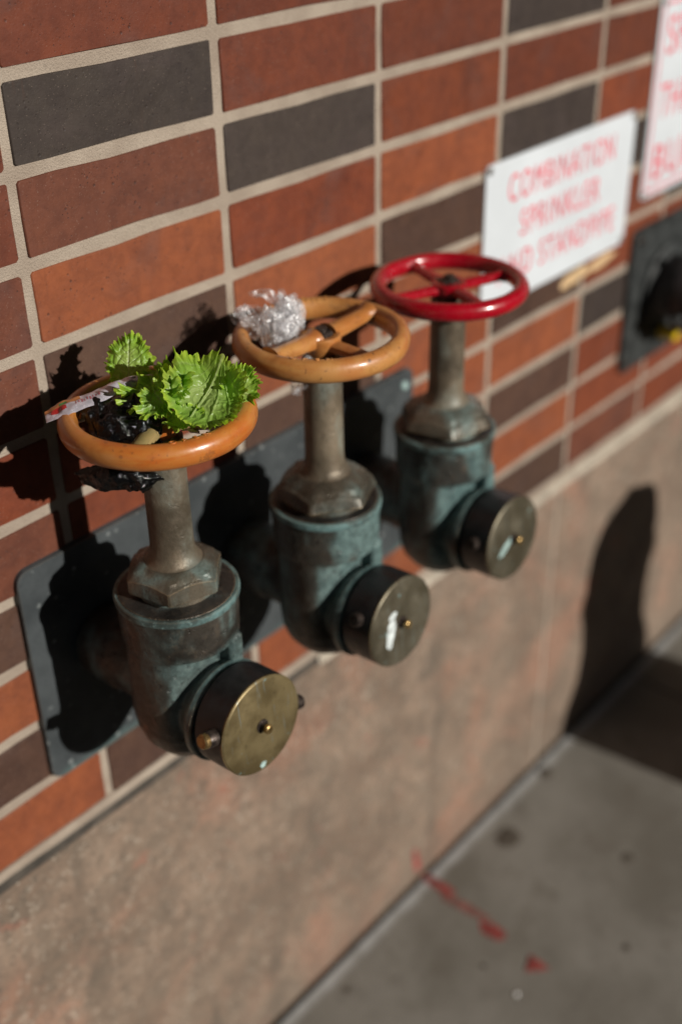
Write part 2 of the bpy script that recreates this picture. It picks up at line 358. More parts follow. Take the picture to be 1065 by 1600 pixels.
def add_slab(bm, pts, y0, y1, ch=0.0008):
    """outline pts in (x,z) extruded from y0 (back) to y1 (front, smaller y) with a small chamfer"""
    cx = sum(p[0] for p in pts) / len(pts); cz = sum(p[1] for p in pts) / len(pts)
    def ring(y, ins):
        o = []
        for x, z in pts:
            d = Vector((x - cx, z - cz)); L = d.length; s = (L - ins) / L if L > 0 else 1
            o.append(bm.verts.new((cx + d.x * s, y, cz + d.y * s)))
        return o
    a = ring(y0, 0); b = ring(y1 + ch, 0); c = ring(y1, ch)
    n = len(pts)
    for p, q in ((a, b), (b, c)):
        for i in range(n): bm.faces.new((p[i], p[(i + 1) % n], q[(i + 1) % n], q[i]))
    bm.faces.new(c); bm.faces.new(a[::-1])

# ================================================================== SETTING
# street, pavement
bm = bmesh.new(); add_box(bm, (-150, -150, -.60), (150, 40, -.15))
tag(from_bm('road', bm, M['asphalt'], smooth=False), kind='structure')
SLOPE = .0165; ZG = lambda x: G - 1.2260 + SLOPE * x
def slab(x0, x1, y0, y1):
    bm = bmesh.new(); g = .003
    vs = []
    for z in (-.12, 0):
        for x, y in ((x0 + g, y0 + g), (x1 - g, y0 + g), (x1 - g, y1 - g), (x0 + g, y1 - g)):
            vs.append(bm.verts.new((x, y, (ZG(x) if z == 0 else ZG(x) + z))))
    for q in ((3, 2, 1, 0), (4, 5, 6, 7), (0, 1, 5, 4), (1, 2, 6, 5), (2, 3, 7, 6), (3, 0, 4, 7)): bm.faces.new([vs[i] for i in q])
    es = [e for e in bm.edges if all(v.index >= 0 for v in e.verts)]
    return bm
pave = bpy.data.objects.new('pavement', None); COL.objects.link(pave); pave['kind'] = 'structure'
for i in range(-4, 7):
    for j in range(2):
        x0 = -.42 + i * 1.52; y1 = -.0140 - j * 1.5
        from_bm('paving_slab', slab(x0, x0 + 1.52, y1 - 1.5, y1), M['pave'], pave, smooth=False)
bm = bmesh.new()
for x in (-6.5, 2, 10.3): pass
v = [bm.verts.new((x, y, ZG(x) - .006)) for x, y in ((-6.5, -3.01), (10.2, -3.01), (10.2, .02), (-6.5, .02))]
bm.faces.new(v)
from_bm('joint_bed', bm, M['groove'], pave, smooth=False)
kerb = bpy.data.objects.new('kerb', None); COL.objects.link(kerb); kerb['kind'] = 'structure'
for i in range(-7, 11):
    bm = bmesh.new(); add_box(bm, (i * .95 + .003, -3.18, -.16), (i * .95 + .947, -3.02, ZG(i * .95 + .4)), bevel=.012)
    from_bm('kerb_stone', bm, M['kerb'], kerb)

# unseen planters added to keep the low sun off most of the pavement
for i in range(-2, 4):
    x0 = i * 2.9; pb = empty('added_planter', (x0 + 1.44, -2.70, ZG(x0 + 1.44)), '', 'sun_blocker', 'unseen troughs added to shade the pavement', 0)
    pb['label'] = '%s unseen concrete trough from the left, added to shade the pavement' % ('first', 'second', 'third', 'fourth', 'fifth', 'sixth')[i + 2]
    bm = bmesh.new(); add_box(bm, (-1.43, -.24, -.03), (1.43, .24, .785), bevel=.012); from_bm('trough', bm, M['shopwall1'], pb)
    bm = bmesh.new(); add_box(bm, (-1.37, -.18, .780), (1.37, .18, .790), bevel=.010); from_bm('soil', bm, M['canvas'], pb)

# unseen shops added across the street to block low sky light
far = bpy.data.objects.new('far_pavement', None); COL.objects.link(far); far['kind'] = 'structure'
bm = bmesh.new(); add_box(bm, (-40, -16.0, -.15), (40, -12.2, .0)); from_bm('paving_strip', bm, M['kerb'], far, smooth=False)
for k, (x0, x1, hh, nm, lb) in enumerate(((-32, -9, 5.7, 'canvas', 'unseen dark shop added across the street to the left, blocking sky light'), (-8.9, 6, 5.95, 'kerb', 'unseen grey shop added across the street facing the wall, blocking sky light'), (6.1, 32, 5.6, 'canvas', 'unseen dark shop added across the street to the right, blocking sky light'))):
    sh = empty('added_shop', ((x0 + x1) / 2, -20, 0), lb, 'shop'); hw_ = (x1 - x0) / 2
    bm = bmesh.new(); add_box(bm, (-hw_, -4, -.1), (hw_, 4, hh)); from_bm('shop_wall', bm, M['shopwall%d' % (k % 2)], sh, smooth=False)
    bm = bmesh.new(); add_box(bm, (-hw_ - .05, -4.1, hh), (hw_ + .05, 4.1, hh + .18)); from_bm('parapet', bm, M['shopwall1'], sh, smooth=False)
    n_ = int(hw_ * 2 / 2.6)
    for q in range(n_):
        cx = -hw_ + (q + .5) * hw_ * 2 / n_
        bm = bmesh.new(); add_box(bm, (cx - .95, 3.99, .6), (cx + .95, 4.05, 3.0)); fr_ = from_bm('window_frame', bm, M['shopwall1'], sh, smooth=False)
        bm = bmesh.new(); add_box(bm, (cx - .88, 4.04, .67), (cx + .88, 4.06, 2.93)); from_bm('window_pane', bm, M['darkpane'], fr_, smooth=False)

# ---------------------------------------------------------------- brick wall
H = .0677; L = .2069; JH = .0051; JV = .0047      # course height, brick pitch, half joints
wall = empty('brick_wall', (0, 0, G), 'red and dark brown brick wall laid in straight stacked courses', 'wall')
bm = bmesh.new(); add_box(bm, (-.62, -.0000, -.6850), (2.9, .25, 1.3))
from_bm('mortar', bm, M['mortar'], wall, smooth=False)
# face of the course table, rows top to bottom; columns Z A B C D E F ...
R_, D_, P_, O_, B_ = 'R', 'D', 'P', 'O', 'B'   # red, dark grey, purple red, orange red, warm brown
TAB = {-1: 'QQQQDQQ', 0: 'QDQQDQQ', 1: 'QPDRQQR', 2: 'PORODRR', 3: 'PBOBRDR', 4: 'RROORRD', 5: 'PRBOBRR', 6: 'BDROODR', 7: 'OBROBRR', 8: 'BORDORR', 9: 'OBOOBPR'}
CL = {'R': (.190, .048, .021), 'O': (.255, .076, .032), 'P': (.138, .048, .028), 'Q': (.140, .038, .019), 'D': (.052, .040, .034), 'B': (.085, .046, .032)}  # Q: red darkened in the top rows, corner vignette painted into the brick colour
def brick_mesh(variant):
    bm = bmesh.new(); rnd = random.Random(variant)
    x0, x1, z0, z1 = -L / 2 + JV, L / 2 - JV, -H / 2 + JH, H / 2 - JH
    pts = []
    for cx, cz, a0 in ((x1, z1, 0), (x0, z1, 90), (x0, z0, 180), (x1, z0, 270)):
        r = .0016 + .0016 * rnd.random(); sx = 1 if cx > 0 else -1; sz = 1 if cz > 0 else -1
        cx += rnd.uniform(-.0004, .0004); cz += rnd.uniform(-.0004, .0004)
        for k in range(2):
            a = math.radians(a0 + 15 + 60 * k); pts.append((cx - sx * r + r * math.cos(a), cz - sz * r + r * math.sin(a)))
        # slightly wavy arrises, with the odd shallow chip
        ch = .0011 if rnd.random() < .30 else 0
        if a0 in (0, 180):
            for q in sorted((rnd.uniform(.15, .45), rnd.uniform(.5, .6), rnd.uniform(.68, .88))):
                xx = x1 - (x1 - x0) * q if a0 == 0 else x0 + (x1 - x0) * q
                pts.append((xx, (z1 if a0 == 0 else z0) - sz * (rnd.uniform(-.0004, .0005) + (ch if .5 <= q <= .6 else 0))))
        else:
            zz = z1 - (z1 - z0) * rnd.uniform(.35, .65) if a0 == 90 else z0 + (z1 - z0) * rnd.uniform(.35, .65)
            pts.append(((x0 if a0 == 90 else x1) - sx * rnd.uniform(-.0003, .0005), zz))
    add_slab(bm, pts, .010, -.0016 - .0006 * rnd.random(), .0011)
    bmesh.ops.recalc_face_normals(bm, faces=bm.faces[:])
    me = bpy.data.meshes.new('brick')
    for f in bm.faces: f.smooth = len(f.verts) == 4
    bm.to_mesh(me); bm.free(); me.materials.append(M['brick']); return me
BM_ = [brick_mesh(i) for i in range(8)]
rc = random.Random(3)
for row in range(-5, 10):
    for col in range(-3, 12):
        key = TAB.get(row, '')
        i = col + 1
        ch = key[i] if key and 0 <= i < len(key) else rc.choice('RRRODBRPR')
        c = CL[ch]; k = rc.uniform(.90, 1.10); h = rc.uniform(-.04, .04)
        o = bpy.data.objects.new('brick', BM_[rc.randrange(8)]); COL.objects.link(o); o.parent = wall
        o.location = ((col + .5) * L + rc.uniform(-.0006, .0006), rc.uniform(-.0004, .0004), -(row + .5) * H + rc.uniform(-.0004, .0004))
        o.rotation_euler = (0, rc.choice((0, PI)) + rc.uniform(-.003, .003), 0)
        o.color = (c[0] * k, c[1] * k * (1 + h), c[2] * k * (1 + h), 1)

# plain fascia above the brick courses and an unseen canvas sheet added to block sky light
bm = bmesh.new(); add_box(bm, (-.62, -.012, G + .3420), (2.9, .25, 3.6), bevel=.004)
fas = from_bm('fascia', bm, M['kerb'], None, smooth=False); tag(fas, 'plain concrete fascia above the brick wall, out of the picture', 'fascia')
for x0, x1 in ((-7.5, -.623), (2.903, 9.5)):
    bm = bmesh.new(); add_box(bm, (x0, .03, -.15), (x1, .25, 3.6), bevel=.004)
    o = from_bm('side_wall', bm, M['kerb'], None, smooth=False); tag(o, 'plain rendered shop wall to the %s of the brick wall' % ('left' if x0 < -1 else 'right'), 'wall')
aw = empty('sky_blocker', (1.2, -.012, 2.80), 'unseen dark canvas sheet added high above the wall to block sky light', 'sky_blocker')
bm = bmesh.new()
vs_ = [bm.verts.new(p) for p in ((-8, -.002, .35), (7.5, -.002, .35), (7.5, -3.4, -.05), (-8, -3.4, -.05), (-8, -.002, .33), (7.5, -.002, .33), (7.5, -3.4, -.07), (-8, -3.4, -.07))]
for q in ((0, 1, 2, 3), (7, 6, 5, 4), (0, 4, 5, 1), (1, 5, 6, 2), (2, 6, 7, 3), (3, 7, 4, 0)): bm.faces.new([vs_[i] for i in q])
from_bm('canvas', bm, M['canvas'], aw, smooth=False)
for x_ in (-7.9, -4, 0, 4, 7.4):
    bm = bmesh.new(); add_box(bm, (x_ - .015, -3.39, -.11), (x_ + .015, -.004, -.08)); from_bm('blocker_arm', bm, M['canvas'], aw, smooth=False)

# stone plinth below the bricks, with a groove at its top
pl = empty('stone_plinth', (0, 0, 0), 'mottled buff concrete plinth running along the foot of the brick wall', 'plinth')
SEAM = .812
for a, b in ((-1.9, SEAM - .003), (SEAM + .003, 2.9)):
    bm = bmesh.new(); nx = 60
    add_box(bm, (a, -.0055, -.15), (b, .24, G - .6955), bevel=.002)
    from_bm('plinth_block', bm, M['plinth'], pl, smooth=False)
bm = bmesh.new(); add_box(bm, (SEAM - .003, -.0045, -.1), (SEAM + .003, .2, G - .6960)); from_bm('seam', bm, M['mortar'], pl, smooth=False)
# bead of mortar under the lowest course, and a groove under it whose shade is painted dark
bm = bmesh.new(); n = 240; prev = None
for i in range(n + 1):
    x = -.62 + i * (3.5 / n); q = noise.noise(Vector((x * 14, 3, 0))) * .0016 + noise.noise(Vector((x * 60, 9, 0))) * .0006
    lo = G - .6845 - max(0, (x - .28)) * 0 + q; ring = []
    bulge = .0050 + .0014 * noise.noise(Vector((x * 25, 1, 5)))
    for y, z in ((.004, G - .6725), (-bulge * .5, G - .6735 + q * .3), (-bulge, G - .6775), (-bulge * .8, lo + .0016), (.004, lo)):
        ring.append(bm.verts.new((x, y, z)))
    if prev:
        for k in range(4): bm.faces.new((prev[k], ring[k], ring[k + 1], prev[k + 1]))
    prev = ring
from_bm('mortar_bead', bm, M['mortar'], pl)
bm = bmesh.new(); add_box(bm, (-.62, -.0030, G - .6965), (.30, .1, G - .6835)); from_bm('groove', bm, M['groove_shade'], pl, smooth=False)
bm = bmesh.new(); add_box(bm, (.30, -.0062, G - .6965), (2.9, .1, G - .6835)); from_bm('ledge_highlight', bm, M['lit_ledge'], pl, smooth=False)  # pale strip paints the sunlit ledge highlight into the mortar colour

# ================================================================== VALVES
AX = .1162; ZC = G - .485      # stem axis distance from the wall, outlet centre height
def displace(me, fn):
    n = len(me.vertices); co = [0.0] * (3 * n); no = [0.0] * (3 * n)
    me.vertices.foreach_get('co', co); me.vertices.foreach_get('normal', no)
    for i in range(n):
        k = fn(Vector(co[3 * i:3 * i + 3]))
        for q in range(3): co[3 * i + q] += no[3 * i + q] * k
    me.vertices.foreach_set('co', co); me.update()
def voxel(name, bm, size, mat, smooth_it=4, rough=.0):
    bmesh.ops.recalc_face_normals(bm, faces=bm.faces[:])
    me = bpy.data.meshes.new(name + '_rough'); bm.to_mesh(me); bm.free()
    o = bpy.data.objects.new(name + '_rough', me); COL.objects.link(o)
    r = o.modifiers.new('r', 'REMESH'); r.mode = 'VOXEL'; r.voxel_size = size; r.use_smooth_shade = True
    s = o.modifiers.new('s', 'SMOOTH'); s.iterations = smooth_it; s.factor = .5
    dg = bpy.context.evaluated_depsgraph_get(); out = bpy.data.meshes.new_from_object(o.evaluated_get(dg))
    bpy.data.objects.remove(o); bpy.data.meshes.remove(me)
    out.name = name
    if rough:
        displace(out, lambda p: (noise.noise(p * 55) * 1.0 + noise.noise(p * 140 + Vector((5, 5, 5))) * .6 + noise.noise(p * 330) * .3) * rough)
    for p in out.polygons: p.use_smooth = True
    out.materials.clear(); out.materials.append(mat); return out

def body_mesh():
    """cast body: round collar, flattened bowl, inlet to the wall, outlet neck, rib over the outlet"""
    bm = bmesh.new(); seg = 72
    z = lambda c: c + .485                      # reference height to local
    def loft(sections, cut=False):
        rings = []
        for zz, rx, ry, y0, pw in sections:
            rg = []
            for i in range(seg):
                a = 2 * PI * i / seg; c, s = math.cos(a), math.sin(a)
                X, Y = rx * math.copysign(abs(c) ** pw, c), y0 + ry * math.copysign(abs(s) ** pw, s)
                if cut and X > -.0215: Y = max(Y, -.0290)
                rg.append(bm.verts.new((X, Y, zz)))
            rings.append(rg)
        for a, b in zip(rings, rings[1:]):
            for i in range(seg): bm.faces.new((a[i], a[(i + 1) % seg], b[(i + 1) % seg], b[i]))
        bm.faces.new(rings[0]); bm.faces.new(rings[-1])
    loft([(z(-.3865), .0494, .0494, 0, 1), (z(-.424), .0480, .0480, 0, 1), (z(-.4275), .0450, .0440, 0, 1)])
    loft([(z(-.420), .0462, .0335, 0, .70), (z(-.445), .0462, .0320, 0, .62), (z(-.490), .0465, .0330, 0, .62), (z(-.510), .0450, .0350, 0, .72),
          (z(-.524), .0410, .0350, 0, .85), (z(-.536), .0325, .0300, 0, 1), (z(-.5445), .0210, .0200, 0, 1), (z(-.548), .008, .007, 0, 1)])
    loft([(z(-.470), .020, .030, -.006, 1), (z(-.495), .034, .040, -.004, 1), (z(-.516), .0330, .0400, -.003, 1), (z(-.532), .0220, .0280, 0, 1)])
    add_lathe(bm, [(.0320, -.02), (.0320, .060), (.0345, .070), (.0345, .108)], 64, Matrix.Rotation(-PI / 2, 4, 'X'))   # inlet, back to the wall
    add_lathe(bm, [(.0300, .0), (.0330, .026), (.0385, .036), (.0405, .044), (.0405, .050)], 64, axis_y())                       # outlet neck
    add_lathe(bm, [(.0200, .0), (.0300, .03), (.0310, .047)], 40, axis_y((0, 0, -.016)))
    add_box(bm, (.0110, -.0475, .028), (.0260, -.015, .066), bevel=.003)                # rib
    pass
    me = voxel('valve_body', bm, .00135, M['bronze1'], 4, .00042)
    return me
BODY = body_mesh()

def hexpts(r, n=6, a0=0): return [(r * math.cos(a0 + 2 * PI * i / n), r * math.sin(a0 + 2 * PI * i / n)) for i in range(n)]
def bonnet_mesh(hr, a0, h0, h1, cone_top, cone_r, taper=1.0):
    """hexagonal bonnet nut: flats chamfered to a cone, so the flats end in shallow arcs, then a crown up to the stem flare"""
    bm = bmesh.new(); n = 144; s_ = .62
    def rh(th, k=1.0):
        q = ((th - a0) % (PI / 3)) - PI / 6; r = hr * k * math.cos(PI / 6) / math.cos(q)
        return min(r, hr * k * .988)
    def ring(fn): return [bm.verts.new(fn(2 * PI * i / n)) for i in range(n)]
    P = lambda r, th, z: (r * math.cos(th), r * math.sin(th), z)
    top = lambda th: h1 - s_ * (rh(th, taper) - hr * taper * .866)
    rings = [ring(lambda th: P(hr * .80, th, .1045)), ring(lambda th: P(hr * .80, th, h0 + .001)), ring(lambda th: P(rh(th) * .985, th, h0)), ring(lambda th: P(rh(th), th, h0 + .0010)),
             ring(lambda th: P(rh(th, taper), th, top(th) - .0010)), ring(lambda th: P(rh(th, taper) - .0010, th, top(th)))]
    for t in (.12, .3, .55, .8, 1.0):
        def f(th, t=t):
            r = rh(th, taper) - .0010; r = r + (cone_r - r) * t
            zc = h1 + (cone_top - h1) * (t ** .85)
            return P(r, th, top(th) + (zc - top(th)) * min(1, t * 3.2) if t < .31 else zc)
        rings.append(ring(f))
    for a, b in zip(rings, rings[1:]):
        for i in range(n): bm.faces.new((a[i], a[(i + 1) % n], b[(i + 1) % n], b[i]))
    bm.faces.new(rings[0][::-1]); bm.faces.new(rings[-1])
    return bm
def rim_mesh(R, ax, az, dent=0, seed=0):
    bm = bmesh.new(); n, k = 128, 20; rs = []
    for i in range(n):
        a = 2 * PI * i / n; rg = []
        wob = noise.noise(Vector((math.cos(a) * 2, math.sin(a) * 2, seed))) * .0005
        for j in range(k):
            b = 2 * PI * j / k; cb, sb = math.cos(b), math.sin(b)
            # inside of the rim a little flatter than the outside
            rx = ax * (1.0 if cb > 0 else .80)
            r = R + wob + rx * math.copysign(abs(cb) ** .92, cb)
            rg.append(bm.verts.new((r * math.cos(a), r * math.sin(a), az * math.copysign(abs(sb) ** .92, sb) + wob)))
        rs.append(rg)
    for i in range(n):
        for j in range(k):
            bm.faces.new((rs[i][j], rs[(i + 1) % n][j], rs[(i + 1) % n][(j + 1) % k], rs[i][(j + 1) % k]))
    return bm
def spoke_bm(r0, r1, w0, w1, h0, h1, z0=0.0, z1=0.0, drop=0.0):
    """tapered half-round arm from hub to rim along +x"""
    bm = bmesh.new(); n, k = 12, 14; rs = []
    for i in range(n + 1):
        t = i / n; x = r0 + (r1 - r0) * t; w_ = w0 + (w1 - w0) * t; h_ = h0 + (h1 - h0) * t
        flare = 1 + .55 * max(0, (t - .82) / .18) ** 2 + .35 * max(0, (.12 - t) / .12) ** 2
        zc = z0 + (z1 - z0) * t
        rs.append([bm.verts.new((x, w_ * flare * math.cos(2 * PI * j / k), zc + h_ * flare * math.copysign(abs(math.sin(2 * PI * j / k)) ** .8, math.sin(2 * PI * j / k)))) for j in range(k)])
    for a, b in zip(rs, rs[1:]):
        for j in range(k): bm.faces.new((a[j], a[(j + 1) % k], b[(j + 1) % k], b[j]))
    bm.faces.new(rs[0]); bm.faces.new(rs[-1]); return bm

def text_mesh(body, size, ext, sx=1.0, offset=0.0, spacing=1.0):
    cu = bpy.data.curves.new('t', 'FONT'); cu.body = body; cu.size = size; cu.extrude = ext; cu.offset = offset
    cu.align_x = 'CENTER'; cu.align_y = 'CENTER'; cu.space_character = spacing; cu.resolution_u = 4
    o = bpy.data.objects.new('t', cu); COL.objects.link(o)
    dg = bpy.context.evaluated_depsgraph_get(); me = bpy.data.meshes.new_from_object(o.evaluated_get(dg))
    bpy.data.objects.remove(o); bpy.data.curves.remove(cu)
    me.transform(Matrix.Diagonal((sx, 1, 1, 1))); return me

def rim_letters(parent, word, R, z, ang0, step, size, mat, flip=False):
    """cast letters standing on the top of the rim"""
    for i, ch in enumerate(word):
        me = text_mesh(ch, size, .0007); a = ang0 + i * step
        o = link_mesh('cast_letter', me, mat, parent)
        o.matrix_local = Matrix.Translation((R * math.cos(a), R * math.sin(a), z)) @ Matrix.Rotation(a + PI / 2, 4, 'Z') @ Matrix.Rotation(math.radians(-12), 4, 'X')

_shared = {}
def make_valve(idx, x, label, wheel_mat, wheel_z, R, spoke_rot, hr, hrot, hexh, wheel_style, taper=1.0, nutw=.0155):
    root = empty('gate_valve', (x, -AX, ZC), label, 'valve', 'bronze gate valves in a row on the wall plate')
    def shared(name, fn, mat, **kw):
        key = name
        if key in _shared: return link_mesh(name, _shared[key], None, root, **kw)
        o = from_bm(name, fn(), mat, root, **kw); _shared[key] = o.data; return o
    bo = link_mesh('valve_body', BODY, None, root); bo.material_slots[0].link = 'OBJECT'; bo.material_slots[0].material = M['bronze%d' % idx]
    def lip():
        bm = bmesh.new(); add_lathe(bm, [(.046, .0950), (.0490, .0962), (.0506, .0980), (.0510, .1015), (.0506, .1033), (.0496, .1040), (.0470, .1038)], 96, cap=False); return bm
    shared('body_lip', lip, M['lip'])
    def disc():
        bm = bmesh.new(); add_lathe(bm, [(.0, .0960), (.0478, .0960), (.0478, .1034), (.0470, .1044), (.044, .1050), (.0, .1052)], 96); return bm
    shared('bonnet_flange', disc, M['disc'])
    from_bm('bonnet_nut', bonnet_mesh(hr, hrot, hexh - nutw, hexh, .1318, .0245, taper), M['hexm'], root, angle=20)
    def stem():
        bm = bmesh.new(); add_lathe(bm, [(.0265, .1302), (.0232, .1318), (.0200, .1350), (.0182, .1400), (.0173, .1480), (.0170, .20), (.0168, .2400), (.0140, .2430), (.008, .2435)], 48); return bm
    shared('stem_sleeve', stem, M['stemm'])
    # flange ring, cap
    def ring():
        bm = bmesh.new(); add_lathe(bm, [(.038, .0435), (.0438, .0440), (.0450, .0452), (.0450, .0500), (.0438, .0515), (.0360, .0520)], 80, axis_y()); return bm
    shared('outlet_flange', ring, M['ring'])
    capm = Matrix.Rotation(-math.radians(3.6), 4, 'X') @ axis_y()
    caprot = {0: -.26, 1: -.42, 2: -.22}[idx]; lo_ = (.0030, -.0045, -.0045)[idx]; lz_ = (.0785, .0720, .0720)[idx]
    def cap():
        bm = bmesh.new(); add_lathe(bm, [(.0385, .0500), (.0385, .0555), (.0425, .0560), (.0436, .0570), (.0438, .0700), (.0436, .0862), (.0424, .0866)], 96, capm)
        return bm
    co = shared('outlet_cap', cap, M['blackcap'])
    def face():
        bm = bmesh.new(); add_lathe(bm, [(.0, .0845), (.0428, .0845), (.0436, .0858), (.0437, .0876), (.0428, .0887), (.0420, .0890), (.0, .0889)], 96, capm); return bm
    if 'cap_face' in _shared: fo = link_mesh('cap_face', _shared['cap_face'], None, co)
    else: fo = from_bm('cap_face', face(), M['face'], co); _shared['cap_face'] = fo.data
    if idx: fo.material_slots[0].link = 'OBJECT'; fo.material_slots[0].material = M['face1']
    for s in (0, PI):
        bm = bmesh.new()
        mm = capm @ Matrix.Translation((0, 0, lz_)) @ Matrix.Rotation(caprot + s, 4, 'Z') @ Matrix.Translation((.040 + lo_, 0, 0)) @ Matrix.Rotation(PI / 2, 4, 'Y')
        add_lathe(bm, [(.0066, .0), (.0064, .0100), (.0062, .0130), (.0050, .0142), (.0, .0143)], 24, mm)
        from_bm('cap_lug', bm, M['nutm'] if not (idx == 0 and s == PI) else M['brass'], co)
        if idx == 0 and s == PI:
            bm = bmesh.new(); add_lathe(bm, [(.0071, .0), (.0070, .0080), (.0064, .0092), (.0060, .0093)], 24, mm); from_bm('cap_lug_collar', bm, M['nutm'], co)
    bm = bmesh.new(); mb = capm @ Matrix.Translation((0, 0, .0885)); add_lathe(bm, [(.0062, 0), (.0060, .0012), (.0036, .0016), (.0034, .0062), (.0, .0062)], 20, mb)
    from_bm('pin_socket', bm, M['nutm'], co)
    bm = bmesh.new(); add_lathe(bm, [(.0040, .0060), (.0042, .0074), (.0040, .0088), (.0030, .0096), (.0, .0097)], 20, mb)
    from_bm('pin_head', bm, M['brass'], co)
    # handwheel
    zt = wheel_z - (-.485)
    hw = from_bm('handwheel', rim_mesh(R, wheel_style['ax'], wheel_style['az'], seed=idx * 7), wheel_mat, root, loc=(0, 0, zt), rot=wheel_style.get('tilt'))
    for k in range(4):
        sp_ = from_bm('spoke', spoke_bm(.008, R - wheel_style['ax'] * .55, *wheel_style['sp'][k % 2]), M['olive'] if idx == 0 else wheel_mat, hw)
        sp_.rotation_euler = (0, 0, spoke_rot + k * PI / 2)
    hz = wheel_style['hz']
    bm = bmesh.new(); add_lathe(bm, [(.0105, hz - .016), (.0130, hz - .012), (.0165, hz - .004), (.0168, hz + .001), (.0155, hz + .0025), (.0105, hz + .0022), (.0095, hz)], 48)
    from_bm('hub', bm, wheel_mat, hw)
    bm = bmesh.new(); rings = []
    add_lathe(bm, [(.0100, hz - .001), (.0100, hz + .0040), (.0088, hz + .0050), (.0, hz + .0050)], 6)
    from_bm('hub_nut', bm, M['nutm'], hw, angle=20)
    bm = bmesh.new(); add_lathe(bm, [(.0052, hz + .004), (.0052, hz + .0078), (.0044, hz + .0085), (.0, hz + .0086)], 20)
    from_bm('spindle_tip', bm, M['nutm'], hw)
    return root, hw, co

STY0 = dict(ax=.0086, az=.0098, hz=-.004, sp=[(.0075, .0062, .0055, .0052, -.006, -.001), (.0075, .0062, .0055, .0052, -.006, -.001)])
STY1 = dict(ax=.0086, az=.0098, hz=.0015, sp=[(.0082, .0070, .0075, .0062, .0005, .0030), (.0070, .0060, .0052, .0046, -.0040, -.0040)])
STY2 = dict(ax=.0080, az=.0084, hz=.002, sp=[(.0068, .0052, .0050, .0044, -.0015, -.0015), (.0068, .0052, .0050, .0044, -.0015, -.0015)])
v0 = make_valve(0, .0170, 'nearest valve, with worn orange handwheel holding lettuce and a black bag', M['orange'], -.2277, .0649, .55, .0405, math.radians(-139), .1260, STY0)
v1 = make_valve(1, .1977, 'middle valve, with faded tan handwheel holding crumpled clear plastic', M['tan'], -.2273, .0658, .0, .0475, math.radians(-155), .1235, STY1, .93, .0125)
v2 = make_valve(2, .3765, 'farthest valve, with glossy bright red handwheel beside the white sign', M['red'], -.2350, .0662, math.radians(-21), .0475, math.radians(-135), .1235, STY2, .93, .0125)
rim_letters(v0[1], 'OPEN', .0640, .0094, math.radians(-122), math.radians(7.5), .0078, M['orange'])
rim_letters(v1[1], 'OPEN', .0648, .0094, math.radians(-158), math.radians(8.5), .0082, M['tan'])
rim_letters(v1[1], 'SHUT', .0648, .0094, math.radians(38), math.radians(8.5), .0082, M['tan'])

def blotch(name, parent, pts_c, rx, rz, y, mat, seed, rot=0.0, mtx=None, n=40, th=.0004):
    """thin ragged patch (dried paint, crust) with real thickness; local plane x,z facing -y"""
    bm = bmesh.new(); out = []
    for i in range(n):
        a = 2 * PI * i / n; k = 1 + .34 * noise.noise(Vector((math.cos(a) * 1.8, math.sin(a) * 1.8, seed))) + .16 * noise.noise(Vector((math.cos(a) * 6, math.sin(a) * 6, seed + 4)))
        x_, z_ = rx * k * math.cos(a), rz * k * math.sin(a)
        out.append((pts_c[0] + x_ * math.cos(rot) - z_ * math.sin(rot), pts_c[1] + x_ * math.sin(rot) + z_ * math.cos(rot)))
    add_slab(bm, out, y + .0004, y - th, th * .6)
    if mtx: bmesh.ops.transform(bm, matrix=mtx, verts=bm.verts[:])
    return from_bm(name, bm, mat, parent)
tiltm = Matrix.Rotation(-math.radians(3.6), 4, 'X')
blotch('paint_drip', v1[2], (-.016, -.004), .0058, .0150, -.0890, M['whitepaint'], 3.1, rot=-.25, mtx=tiltm)
blotch('paint_drip', v1[2], (-.012, .012), .0060, .0040, -.0890, M['whitepaint'], 5.7, rot=.3, mtx=tiltm)
blotch('verdigris_streak', v2[2], (-.014, -.004), .0130, .0040, -.0890, M['verd'], 9.2, rot=.55, mtx=tiltm)
blotch('verdigris_spot', v0[2], (-.004, -.0375), .0030, .0026, -.0890, M['verd'], 2.2, mtx=tiltm)

# wall plate behind the three valves
wp = empty('wall_plate', (.2055, 0, G - .6060), 'grey galvanised metal plate on the bricks behind all three valves', 'wall plate')
bm = bmesh.new(); add_slab(bm, rounded_rect(-.2660, .2600, -.001, .2270, .013), -.0010, -.0080, .0010)
from_bm('plate', bm, M['plate'], wp)
for x_ in (.2430,):
    for z_ in (.209,):
        bm = bmesh.new(); add_lathe(bm, [(.0052, .0078), (.0052, .0092), (.0040, .0110), (.0, .0116)], 20, axis_y((x_, 0, z_)))
        o = from_bm('plate_screw', bm, M['verd'] if x_ > 0 and z_ > .1 else M['nutm'], wp)

